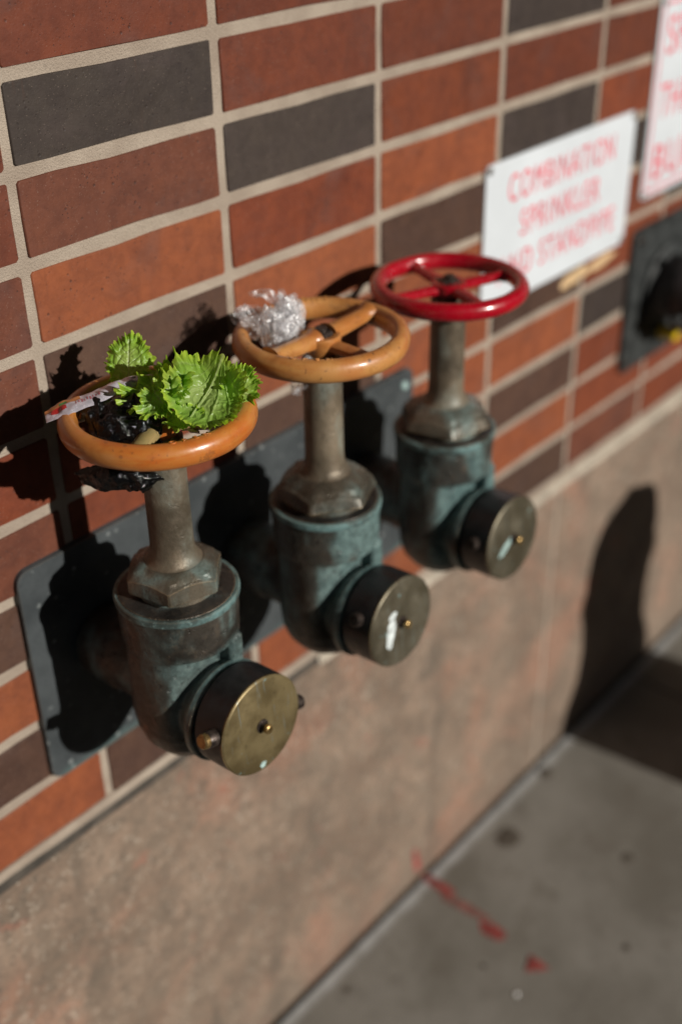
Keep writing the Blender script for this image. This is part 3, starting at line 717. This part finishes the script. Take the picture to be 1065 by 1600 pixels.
# ================================================================== SIGNS
def sign(name, label, x0, x1, z0, z1, lines, border=False, screws=()):
    root = empty(name, ((x0 + x1) / 2, -.0022, z0 + G), label, 'sign')
    bm = bmesh.new(); w_ = (x1 - x0) / 2; h = z1 - z0
    add_slab(bm, rounded_rect(-w_, w_, 0, h, .008, 4), .0, -.0026, .0006)
    from_bm('sign_panel', bm, M['white'], root)
    for txt, cx, cz, width, height in lines:
        me = text_mesh(txt, 1.0, .0, 1.0, .0, 1.16)
        xs = [v.co.x for v in me.vertices]; ys = [v.co.y for v in me.vertices]
        sx = width / (max(xs) - min(xs)); sy = height / (max(ys) - min(ys))
        mx = (max(xs) + min(xs)) / 2; my = (max(ys) + min(ys)) / 2
        me.transform(Matrix.Translation((cx, -.00285, cz)) @ Matrix.Rotation(PI / 2, 4, 'X') @ Matrix.Diagonal((sx, sy, 1, 1)) @ Matrix.Translation((-mx, -my, 0)))
        link_mesh('lettering', me, M['redprint'], root)
    if border:
        bm = bmesh.new(); a, b = .007, .0115
        o_ = rounded_rect(-w_ + a, w_ - a, a, h - a, .008, 5); i_ = rounded_rect(-w_ + b, w_ - b, b, h - b, .0045, 5)
        vo = [bm.verts.new((p[0], -.00285, p[1])) for p in o_]; vi = [bm.verts.new((p[0], -.00285, p[1])) for p in i_]
        for k in range(len(vo)): bm.faces.new((vo[k], vo[(k + 1) % len(vo)], vi[(k + 1) % len(vo)], vi[k]))
        from_bm('border_line', bm, M['pinkprint'], root, smooth=False)
    for sx_, sz_ in screws:
        bm = bmesh.new(); add_lathe(bm, [(.0048, .0025), (.0048, .0034), (.0036, .0048), (.0, .0052)], 20, axis_y((sx_, 0, sz_)))
        from_bm('screw', bm, M['steel'], root)
    return root
sign('wall_sign', 'white metal sign with red words combination sprinkler and standpipe beside the red handwheel', .5940, .9210, -.3640, -.1920,
     [('COMBINATION', -.002, .137, .232, .0320), ('SPRINKLER', -.002, .091, .176, .0310), ('AND STANDPIPE', -.002, .043, .262, .0310)],
     screws=((-.1575, .166), (.1565, .166), (-.1575, .006), (.157, .006)))
sign('wall_sign', 'white metal sign with red border cut off by the right edge of the photo', .9560, 1.3160, -.3180, -.0640,
     [('SPRINKLERS', 0, .205, .310, .0470), ('THROUGHOUT', 0, .124, .310, .0440), ('BUILDING', 0, .045, .310, .0460)], border=True,
     screws=((-.172, .246), (.172, .246), (-.172, .008), (.172, .008)))

# tan smear under the sign
sm = bmesh.new()
def lump(bm, c, r, seed, mtx=Matrix(), sub=4, amp=.25, fr=2.0):
    rr = bmesh.ops.create_icosphere(bm, subdivisions=sub, radius=1)
    for v in rr['verts']:
        d = v.co.normalized(); k = 1 + amp * noise.noise(d * fr + Vector((seed, 0, 0))) + amp * .5 * noise.noise(d * fr * 2.7 + Vector((0, seed, 0)))
        p = Vector((d.x * r[0], d.y * r[1], d.z * r[2])) * k
        v.co = mtx @ p + Vector(c)
lump(sm, (.803, -.0022, G - .3790), (.030, .0016, .0085), 2, Matrix.Rotation(-.13, 4, 'Y'), 4, .4)
lump(sm, (.872, -.0022, G - .3775), (.030, .0015, .0068), 5, Matrix.Rotation(-.10, 4, 'Y'), 4, .4)
lump(sm, (.838, -.0018, G - .3800), (.030, .0010, .0040), 8, Matrix.Rotation(-.10, 4, 'Y'), 4, .4)
tag(from_bm('glue_smear', sm, M['smear']), 'tan smear of dried glue on the bricks just below the sprinkler sign', 'stain')

# ================================================================== SECOND FITTING, at the right edge
p2 = empty('hose_inlet', (1.14, 0, G - .569), 'black capped hose inlet on a dark plate, cut off by the right edge', 'hose inlet')
bm = bmesh.new(); add_slab(bm, rounded_rect(-.191, .191, 0, .211, .012), -.0005, -.0085, .0012)
from_bm('back_plate', bm, M['darkplate'], p2)
for sx_ in (-.095, .095):
    mt = axis_y((sx_, 0, .112))
    bm = bmesh.new(); add_lathe(bm, [(.058, .0080), (.060, .0140), (.046, .020), (.042, .034), (.046, .045), (.046, .050)], 64, mt); from_bm('inlet_neck', bm, M['darkplate'], p2)
    bm = bmesh.new(); add_lathe(bm, [(.046, .050), (.0560, .0510), (.0575, .053), (.0575, .078), (.0560, .082), (.030, .0850), (.0, .0855)], 64, mt); cp = from_bm('inlet_cap', bm, M['blackcap'], p2)
    for a in (0, PI / 2, PI, -PI / 2):
        bm = bmesh.new(); add_lathe(bm, [(.0075, 0), (.0072, .013), (.0055, .0155), (.0, .016)], 20, mt @ Matrix.Translation((0, 0, .066)) @ Matrix.Rotation(a + .4, 4, 'Z') @ Matrix.Translation((.054, 0, 0)) @ Matrix.Rotation(PI / 2, 4, 'Y'))
        from_bm('cap_lug', bm, M['darkplate'], cp)
    bm = bmesh.new(); add_lathe(bm, [(.014, .0850), (.013, .093), (.0100, .0960), (.0, .0965)], 32, mt); from_bm('cap_knob', bm, M['yellow'], cp)
    bm = bmesh.new(); add_lathe(bm, [(.0110, 0), (.0105, .022), (.0085, .026), (.0, .0265)], 20, mt @ Matrix.Translation((.010, -.0760, .012)))
    from_bm('yellow_plug', bm, M['yellow'], p2)
for sx_, sz_ in ((-.178, .197), (.178, .197), (-.178, .014), (.178, .014)):
    bm = bmesh.new(); add_lathe(bm, [(.006, .0080), (.006, .0100), (.0045, .0118), (.0, .0122)], 16, axis_y((sx_, 0, sz_))); from_bm('plate_screw', bm, M['nutm'], p2)

# ================================================================== HYDRANT standing to the right of the picture (it casts the tall shadow)
HX, HY = 1.108, -.66
hy = empty('fire_hydrant', (HX, HY, ZG(HX)), 'squat yellow fire hydrant on the pavement right of the picture, seen by its shadow', 'hydrant')
def hy_part(name, prof, mtx=None, seg=40, mat='hydrant'):
    bm = bmesh.new(); add_lathe(bm, prof, seg, mtx); return from_bm(name, bm, M[mat], hy)
hy_part('barrel', [(.150, 0), (.152, .03), (.146, .045), (.146, .265), (.136, .305), (.110, .355), (.104, .42), (.112, .49), (.120, .495), (.120, .515), (.112, .52)])
hy_part('bonnet', [(.110, .52), (.112, .56), (.104, .60), (.086, .628), (.055, .645), (.030, .650), (.0, .651)])
hy_part('operating_nut', [(.020, .649), (.020, .667), (.0, .669)], seg=5)
hy_part('pumper_cap', [(.06, 0), (.062, .10), (.072, .105), (.072, .135), (.0, .14)], Matrix.Translation((0, 0, .42)) @ Matrix.Rotation(PI / 2, 4, 'X'))

# ================================================================== THINGS LEFT IN THE HANDWHEELS
W0 = Vector((.0170, -.1162, -.2277 + G)); W1 = Vector((.1977, -.1162, -.2273 + G))
ea = Vector((.6543, -.7561, -.0165)); eb = Vector((.4058, .3326, .8513)); ec = Vector((-.6382, -.5637, .5244))   # axes along which the litter lies
def at(W, a, b, c): return W + ea * a + eb * b + ec * c

def smooth01(x, a, b):
    t = min(1, max(0, (x - a) / (b - a))); return t * t * (3 - 2 * t)
def lettuce(label, C, Xv, Yv, sx, sy, bx, by, ruf, k1, k2, seed, mat, nr=64, na=420, veinamp=.0010, lift=0.0, name='lettuce_leaf', tipcurl=0.0, e0=.55, lob=.6, fa=.0040, fan=False, tth=1.0):
    Xv = Xv.normalized(); Yv = (Yv - Xv * Yv.dot(Xv)).normalized(); N = Xv.cross(Yv)
    verts = []; mask = []
    rnd = random.Random(seed); p1, p2, p3 = [rnd.uniform(0, 6.28) for _ in range(3)]
    for i in range(nr + 1):
        r = i / nr
        for j in range(na):
            th = 2 * PI * j / na; ct, st = math.cos(th), math.sin(th)
            n3 = noise.noise(Vector((ct * 7, st * 7, seed + 21)))
            nn = noise.noise(Vector((ct * 1.3, st * 1.3, seed)))
            n2 = noise.noise(Vector((ct * 3.5, st * 3.5, seed + 9)))
            tooth = .5 + .5 * math.sin(th * 27 + n2 * 9)
            tooth2 = .5 + .5 * math.sin(th * 61 + n2 * 14)
            e = smooth01(r, e0, 1)
            Ro = 1 + (.20 * nn + .09 * n2) * lob + tth * (.040 * (tooth - .5) * (1 + n3) + .030 * (tooth2 - .5)) * smooth01(r, .80, 1)
            n3 = noise.noise(Vector((ct * 7, st * 7, seed + 21)))
            ph1 = k1 * th + p1 + 3.2 * n2; ph2 = k2 * th + p2 + 5 * nn + 4.5 * n2
            amp = ruf * min(1.5, max(.35, 1.0 + 1.0 * n2 + .6 * n3))
            dn = amp * (1.15 * e ** 1.3 * math.sin(ph1) + .55 * e ** 2.2 * math.sin(ph2) + .34 * e ** 3.5 * math.sin(round(k2 * 2.2) * th + p3 + 6 * n2))
            dr = amp * (.26 * e ** 3 * math.cos(ph2) + .34 * e ** 2 * math.cos(ph1 + 1.0) + .22 * e ** 4 * math.sin(round(k2 * 2.2) * th + p3 + 6 * n2 + 1.2))
            dt = amp * .40 * e ** 3 * math.cos(ph2 + .8)
            x = (sx * r * Ro) * ct + dr * ct - dt * st
            y = (sy * r * Ro) * st + dr * st + dt * ct
            # pinnate veins: midrib on the y axis, branches at an angle
            along = (y - abs(x) * .9) / sy
            if fan:
                phi = math.atan2(x, y + sy * 1.15); along = phi * 1.15 + .05 * noise.noise(Vector((x * 50, y * 50, seed)))
            fr = abs(((along * 3.0 + .3 * noise.noise(Vector((x * 40, y * 40, seed)))) % 1) - .5) * 2
            side = .55 * smooth01(fr, .74, 1.0) * (1 - .6 * r) * (1 if abs(x) > .0008 else 0)
            ribw = .0018 * (1 - .5 * (y / sy + 1) / 2)
            rib = max(0, 1 - abs(x) / ribw) if y < sy * .75 else 0
            vein = max(side, rib)
            bl = noise.noise(Vector((x * 170, y * 170, seed * 3.1))); bl2 = noise.noise(Vector((x * 420, y * 420, seed)))
            blister = (abs(bl) ** .8) * .0022 + bl2 * .0004
            fold = noise.noise(Vector((x * 42, y * 42, seed + 3))) * fa + (1 - abs(noise.noise(Vector((x * 60, y * 28, seed + 13)))) * 3) * .0010
            dn += (blister - vein * veinamp + fold) * (.5 + .5 * (1 - e)) - bx * x * x - by * y * y + lift * max(0, r - .5)
            dn += -tipcurl * max(0, y) ** 2
            verts.append(C + Xv * x + Yv * y + N * dn)
            mask.append((vein, r, 0, 1))
    faces = []
    for i in range(nr):
        for j in range(na):
            a = i * na + j; b = i * na + (j + 1) % na
            faces.append((a, b, b + na, a + na))
    base = C
    me = bpy.data.meshes.new(name); me.from_pydata([v - base for v in verts], [], faces)
    at_ = me.color_attributes.new('leafmask', 'FLOAT_COLOR', 'POINT'); at_.data.foreach_set('color', [c for mm in mask for c in mm])
    for p in me.polygons: p.use_smooth = True
    o = link_mesh(name, me, mat); o.location = base
    tag(o, label, 'lettuce', 'lettuce leaves in the orange handwheel'); return o

lettuce('upright frilly lettuce leaf standing at the back left of the orange wheel', at(W0, -.0250, .0390, -.018), ea * 1 + ec * .1, eb * 1 - ea * .12 + ec * -.1,
        .0170, .0265, -3, 4, .0026, 7, 29, 11, M['leaf_a'], na=600, e0=.5)
lettuce('large domed lettuce leaf with a fan of pale veins over the orange wheel', at(W0, .0350, .0110, .016), ea * .88 - eb * .45, -ea * .50 - eb * .70 + ec * .25,
        .0310, .0270, 19, 22, .0030, 8, 31, 23, M['leaf_b'], nr=84, na=760, veinamp=.0024, e0=.64, lob=.9, fa=.0100, fan=True, tth=.6)
lettuce('frilled side lobe of lettuce between the domed leaf and the black bag', at(W0, .0060, .0090, .028), ea * .75 + eb * .6, -eb * .75 + ea * .55 + ec * .35,
        .0190, .0125, 10, 14, .0040, 7, 23, 91, M['leaf_b'], nr=56, na=560, e0=.35, fa=.006)
lettuce('ragged lettuce leaf fringe hanging out over the right side of the orange rim', at(W0, .0610, .0170, .008), ea * .35 + eb * .9, ea * .9 - eb * .35 + ec * -.1,
        .0200, .0135, 6, 10, .0030, 8, 31, 37, M['leaf_a'], nr=56, na=600, e0=.45)
lettuce('curled frilly lettuce leaf on top of the black bag', at(W0, .0015, .0140, .016), ea * .9 + eb * .3, -eb * .9 + ea * .2 + ec * .4,
        .0270, .0150, 8, 10, .0036, 9, 31, 41, M['leaf_a'], nr=60, na=640, e0=.4)
lettuce('lettuce leaf lying behind the domed leaf at the top of the pile', at(W0, .0150, .0310, -.002), ea * 1.0 + eb * .12, eb * .75 + ec * -.6,
        .0330, .0150, 8, 4, .0030, 9, 35, 59, M['leaf_a'], nr=56, na=640, e0=.45)
lettuce('small lettuce scrap under the domed leaf by the cast letters', at(W0, .0230, -.0040, .024), ea * 1.0 + eb * .2, -eb * .8 + ec * .3,
        .0150, .0095, 9, 12, .0026, 6, 21, 67, M['leaf_a'], nr=50, na=480, e0=.5)

# black bag: one crumpled skin, part of it pushed down through the spokes
bm = bmesh.new()
FR = Matrix((ea, eb, ec)).transposed().to_4x4()
lump(bm, at(W0, -.0240, -.0075, .008), (.0255, .0185, .0200), 1.5, FR, 5, .35, 1.3)
lump(bm, at(W0, -.0130, -.0110, .006), (.0200, .0140, .0150), 4.5, FR, 5, .35, 1.5)
lump(bm, at(W0, -.0270, -.0240, -.014), (.0100, .0240, .0100), 6.5, FR, 5, .3, 1.5)
lump(bm, at(W0, -.0440, .0020, -.012), (.0150, .0100, .0120), 2.5, FR, 4, .4, 1.5)
lump(bm, at(W0, -.0300, -.0440, -.010), (.0295, .0092, .0130), 8.5, FR, 5, .35, 1.3)
lump(bm, at(W0, -.0200, -.0440, -.008), (.0170, .0120, .0110), 3.5, FR @ Matrix.Rotation(-.5, 4, 'Z'), 5, .4, 1.4)
bag_me = voxel('plastic_bag', bm, .0011, M['bag'], 2, 0)
c0 = W0.copy()
def bag_wrinkle(p):
    q = Vector((p.x * 1.0, p.y * 1.0, p.z * .55)); k = 0
    for f_, a_ in ((24, .0034), (70, .0016), (170, .0006)):
        wv = q * f_ + Vector((f_, 0, 0)); wv += Vector((noise.noise(wv * .5), noise.noise(wv * .5 + Vector((7, 7, 7))), 0)) * .9
        k += (max(0, 1 - abs(noise.noise(wv)) * 3.2)) ** 1.6 * a_
    return k - .0014
displace(bag_me, bag_wrinkle)
bag_me.transform(Matrix.Translation(-c0))
bag = link_mesh('plastic_bag', bag_me, None); bag.location = c0
tag(bag, 'shiny black plastic bag crumpled in the orange handwheel and hanging below it', 'plastic bag')

# sauce sachet lying across the rim
def strip(pts, widths, normal_tw, puff, name, mat, parent=None, n=46, m=10, waves=.0008, seed=0, rng=(0, 1), wr=(-1, 1), off=0.0):
    """flattened tube along a polyline; rng/wr cut out a region of it for print"""
    bm = bmesh.new(); P = [Vector(p) for p in pts]
    def cr(t):
        k = t * (len(P) - 1); i = min(int(k), len(P) - 2); f = k - i
        a, b, c, d = P[max(0, i - 1)], P[i], P[i + 1], P[min(len(P) - 1, i + 2)]
        return .5 * ((2 * b) + (c - a) * f + (2 * a - 5 * b + 4 * c - d) * f * f + (3 * b - a - 3 * c + d) * f ** 3)
    def wd(t):
        k = t * (len(widths) - 1); i = min(int(k), len(widths) - 2); return widths[i] + (widths[i + 1] - widths[i]) * (k - i)
    top, bot = [], []
    for i in range(n + 1):
        t = rng[0] + (rng[1] - rng[0]) * i / n; p = cr(t); tg = (cr(min(1, t + .01)) - cr(max(0, t - .01))).normalized()
        nm = normal_tw(t).normalized(); sd = tg.cross(nm).normalized(); nm = sd.cross(tg)
        a, b = [], []
        for j in range(m + 1):
            u = wr[0] + (wr[1] - wr[0]) * j / m; q = p + sd * (u * wd(t))
            wv = noise.noise(q * 220 + Vector((seed, 0, 0))) * waves * 1.6 + noise.noise(q * 90) * waves
            hgt = puff(t) * max(0, (1 - u * u)) ** .7 + .00012
            a.append(bm.verts.new(q + nm * (hgt + wv + off))); b.append(bm.verts.new(q + nm * (-hgt * .6 + wv - (0 if not off else -off * .5))))
        top.append(a); bot.append(b)
    for i in range(n):
        for j in range(m):
            bm.faces.new((top[i][j], top[i + 1][j], top[i + 1][j + 1], top[i][j + 1]))
            if not off: bm.faces.new((bot[i][j], bot[i][j + 1], bot[i + 1][j + 1], bot[i + 1][j]))
    if not off:
        for i in range(n):
            bm.faces.new((top[i][0], bot[i][0], bot[i + 1][0], top[i + 1][0])); bm.faces.new((top[i][m], top[i + 1][m], bot[i + 1][m], bot[i][m]))
        for i in (0, n):
            for j in range(m): bm.faces.new((top[i][j], top[i][j + 1], bot[i][j + 1], bot[i][j]))
    return from_bm(name, bm, mat, parent)
sp = [at(W0, -.0800, -.0030, .012), at(W0, -.0660, .0035, .014), at(W0, -.0480, .0100, .012), at(W0, -.0300, .0190, .010), at(W0, -.0170, .0245, .006), at(W0, -.0040, .0290, .002)]
swd = [.0052, .0076, .0066, .0058, .0050, .0022]
tw = lambda t: eb * (.55 + .1 * math.sin(t * 7)) + ec * .85 + ea * -.15
pf = lambda t: .0016 * math.sin(PI * min(1, max(0, t * 1.0))) ** .6
sach = strip(sp, swd, tw, pf, 'sauce_sachet', M['sachet'], seed=2)
tag(sach, 'creased silvery sauce sachet with a red tomato print lying across the orange rim', 'sachet')
strip(sp, swd, tw, pf, 'amber_end', M['sachet_amber'], sach, seed=2, rng=(.0, .34), wr=(-1, -.35), n=20, m=4, off=.0002)
def print_oval(t0, t1, u0, u1, name, mat, off):
    bmx = strip(sp, swd, tw, pf, name, mat, sach, seed=2, rng=(t0, t1), wr=(u0, u1), n=12, m=8, off=off)
    return bmx
tom = print_oval(.07, .24, -.45, .45, 'tomato_print', M['tomato'], .0003)
# trim the print to an oval
bm = bmesh.new(); bm.from_mesh(tom.data); vs = bm.verts[:]; bm.verts.ensure_lookup_table()
bad = []
for i, v in enumerate(bm.verts):
    ii, jj = divmod(i, 18); jj //= 2
    if ((ii / 12 - .5) * 2) ** 2 + ((jj / 8 - .5) * 2) ** 2 > 1.02: bad.append(v)
bmesh.ops.delete(bm, geom=bad, context='VERTS'); bm.to_mesh(tom.data); bm.free()
print_oval(.17, .235, -.66, -.42, 'leaf_print', M['leafprint'], .0004)
for k in range(9): print_oval(.30 + k * .022, .307 + k * .022 + .003 * (k % 3), -.30 + .1 * (k % 2), .20 - .12 * (k % 3 == 1), 'print_stroke', M['sachet_ink'], .0003)

# clear film crumpled in the middle wheel
def crumple(C, r, seed, sub, amp, fr, squash=(1, 1, 1), bm=None):
    fr *= .75
    rr = bmesh.ops.create_icosphere(bm, subdivisions=sub, radius=1)
    for v in rr['verts']:
        d = v.co.normalized(); k = 1.0; f_ = fr; a_ = amp
        for o_ in range(4):
            k += (.55 - abs(noise.noise(d * f_ + Vector((seed, o_ * 3.1, 0)))) * 2.2) * a_; f_ *= 2.0; a_ *= .46
        v.co = C + (ea * d.x * squash[0] + eb * d.y * squash[1] + ec * d.z * squash[2]) * (r * k)
def film_sheet(bm, C, R, seed, f1=1.5, n=84, sq=(1, 1, .8)):
    """one continuous thin film crushed into a ball: a square sheet folded over itself many times"""
    g = []
    for i in range(n + 1):
        row = []
        for j in range(n + 1):
            u, v = i / n * 2 - 1, j / n * 2 - 1
            q = Vector((u * f1, v * f1, seed)); p = noise.noise_vector(q) * 1.55
            p += noise.noise_vector(q * 2.6 + Vector((3, 1, 4))) * .42
            cr_ = Vector((abs(noise.noise(q * 5)), abs(noise.noise(q * 5 + Vector((9, 0, 0)))), abs(noise.noise(q * 5 + Vector((0, 9, 0)))))) - Vector((.25, .25, .25))
            p += cr_ * .32
            if p.length > 1: p = p.normalized() * (1 + (p.length - 1) * .45)
            row.append(bm.verts.new(C + (ea * p.x * sq[0] + eb * p.y * sq[1] + ec * p.z * sq[2]) * R))
        g.append(row)
    for i in range(n):
        for j in range(n): bm.faces.new((g[i][j], g[i + 1][j], g[i + 1][j + 1], g[i][j + 1]))
bm = bmesh.new()
film_sheet(bm, at(W1, -.0330, .0130, .005), .0215, 1.3, 1.5, 120, (1.0, 1.30, .8))
film_sheet(bm, at(W1, -.0310, .0170, .004), .0160, 11.4, 1.5, 90, (.9, 1.2, .8))
film_sheet(bm, at(W1, -.0340, .0050, .008), .0150, 5.1, 1.6, 80)
film_sheet(bm, at(W1, -.0540, .0110, .003), .0190, 8.7, .85, 70, (1.15, .9, .7))
fc = at(W1, -.036, .010, .004)
bmesh.ops.transform(bm, matrix=Matrix.Translation(-fc), verts=bm.verts[:])
fl = from_bm('plastic_wrap', bm, M['film'], angle=180); fl.location = fc
tag(fl, 'crumpled ball of clear plastic wrap sitting on the tan handwheel', 'plastic wrap')
# thin wisps of the same film
for k, (a0, b0, a1, b1, wv) in enumerate(((-.034, .028, -.060, .037, .006), (-.060, .016, -.073, .019, .007), (-.030, .030, -.036, .0385, .003))):
    P0, P1 = at(W1, a0, b0, .004), at(W1, a1, b1, .002)
    strip([P0, P0.lerp(P1, .35) + eb * .003, P0.lerp(P1, .7) + eb * .002, P1], [.004, wv, wv * .8, .001], lambda t: ec * 1 + eb * .4, lambda t: .0004, 'film_wisp', M['film'], fl, waves=.0030, seed=k * 5).location = -fc
bm = bmesh.new(); film_sheet(bm, Vector((0, 0, 0)), .0045, 3.3, 1.2, 24)
o = from_bm('plastic_scrap', bm, M['film'], angle=180); o.location = at(W1, -.0115, -.0195, .005); tag(o, 'tiny glinting scrap of clear film between hub and rim of the tan wheel', 'plastic scrap')
bm = bmesh.new(); film_sheet(bm, Vector((0, 0, 0)), .0080, 5.3, .9, 30)
o = from_bm('plastic_scrap', bm, M['film'], angle=180); o.location = at(W1, -.0185, -.0400, -.012); tag(o, 'scrap of clear film hanging under the tan rim beside its stem', 'plastic scrap')

# radish shreds
def shred(label, C, r, mat, seed):
    bm = bmesh.new(); lump(bm, (0, 0, 0), r, seed, Matrix.Rotation(.5, 4, 'Y'), 3, .5)
    o = from_bm('radish_shred', bm, mat); o.location = C; tag(o, label, 'radish'); return o
shred('tiny magenta radish shred at the edge of the upright lettuce leaf', at(W0, -.0155, .0530, -.020), (.0016, .0009, .0016), M['magenta'], 2)
shred('dull red radish shred tucked between the bag and the lettuce', at(W0, .0180, -.0060, .004), (.0042, .0018, .0052), M['magenta'], 5)
shred('pale pink radish slice lying inside the front of the orange rim', at(W0, .0268, -.0120, .004), (.0050, .0040, .0014), M['radish'], 9)
shred('tiny orange crumb inside the shaded left of the orange rim', at(W0, -.0565, -.0010, .004), (.0010, .0008, .0022), M['orange'], 12)

# ================================================================== MARKS ON THE PAVEMENT
def ground_blot(name, x, y, rx, ry, mat, label, cat, seed, rot=0.0, th=.0012):
    bm = bmesh.new(); n = 36; z0 = ZG(x)
    rings = []
    for s, h in ((1.0, .0), (.92, th * .7), (.6, th), (.0, th * 1.05)):
        if s == 0: rings.append([bm.verts.new((0, 0, h))]); continue
        rg = []
        for i in range(n):
            a = 2 * PI * i / n; k = 1 + .30 * noise.noise(Vector((math.cos(a) * 1.7, math.sin(a) * 1.7, seed))) + .14 * noise.noise(Vector((math.cos(a) * 6, math.sin(a) * 6, seed)))
            px, py = rx * k * s * math.cos(a), ry * k * s * math.sin(a)
            X, Y = px * math.cos(rot) - py * math.sin(rot), px * math.sin(rot) + py * math.cos(rot)
            rg.append(bm.verts.new((X, Y, h + SLOPE * X + (.0002 if h == 0 else 0))))
        rings.append(rg)
    for a, b in zip(rings, rings[1:]):
        for i in range(n):
            j = (i + 1) % n
            if len(b) == 1: bm.faces.new((a[i], a[j], b[0]))
            else: bm.faces.new((a[i], a[j], b[j], b[i]))
    o = from_bm(name, bm, mat); o.location = (x, y, z0); return tag(o, label, cat)
ground_blot('gum_spot', .6461, -.0672, .0215, .0180, M['gum'], 'largest round brown gum spot near the foot of the plinth', 'gum spot', 1)
ground_blot('gum_spot', .7983, -.0355, .0120, .0105, M['gum'], 'faint gum spot close to the plinth near the tall shadow', 'gum spot', 2)
ground_blot('gum_spot', .7251, -.2262, .0090, .0080, M['gum'], 'small dark gum spot right of the largest one', 'gum spot', 3)
ground_blot('gum_spot', .5829, -.3045, .0060, .0050, M['gum'], 'small gum spot near the lower right corner of the photo', 'gum spot', 4)
ground_blot('gum_spot', .2853, -.0521, .0050, .0040, M['gum'], 'small black gum spot at the bottom beside the plinth joint', 'gum spot', 5)
ground_blot('gum_spot', .4330, -.1700, .0040, .0035, M['gum'], 'tiny gum speck between the red paint marks and the plinth', 'gum spot', 6)
ground_blot('paper_scrap', .4248, -.2295, .0034, .0030, M['paper'], 'tiny white scrap below the red painted triangle', 'scrap', 7, th=.002)
for k, (x_, y_, rx, ry, rot, lab, mt) in enumerate((
    (.5050, -.0380, .0290, .0085, 1.62, 'red sprayed dash on the pavement starting at the plinth joint', 'redspray'),
    (.4970, -.0920, .0420, .0075, 1.68, 'faint worn middle of the red sprayed line on the pavement', 'redspray2'),
    (.4890, -.1480, .0220, .0110, 1.55, 'darker blotchy end of the red sprayed line', 'redspray'))):
    ground_blot('paint_mark', x_, y_, rx, ry, M[mt], lab, 'paint mark', 20 + k, rot, .0007)
# small red triangle
bm = bmesh.new(); tri = [(-.016, .006), (.012, .018), (.010, -.017), (-.004, -.006)]
vb = [bm.verts.new((x_, y_, .0003)) for x_, y_ in tri]; vt = [bm.verts.new((x_ * .94, y_ * .94, .0011)) for x_, y_ in tri]
bm.faces.new(vt)
for i in range(4): bm.faces.new((vb[i], vb[(i + 1) % 4], vt[(i + 1) % 4], vt[i]))
o = from_bm('paint_mark', bm, M['redspray'], smooth=False); o.location = (.4779, -.2254, ZG(.4779)); tag(o, 'small solid red painted triangle on the pavement', 'paint mark')
blot = blotch('paint_mark', None, (.4945, G - 1.182), .0062, .0290, -.0055, M['redspray'], 31, rot=.22, th=.0007)
tag(blot, 'short upright red paint dash on the foot of the plinth', 'paint mark')
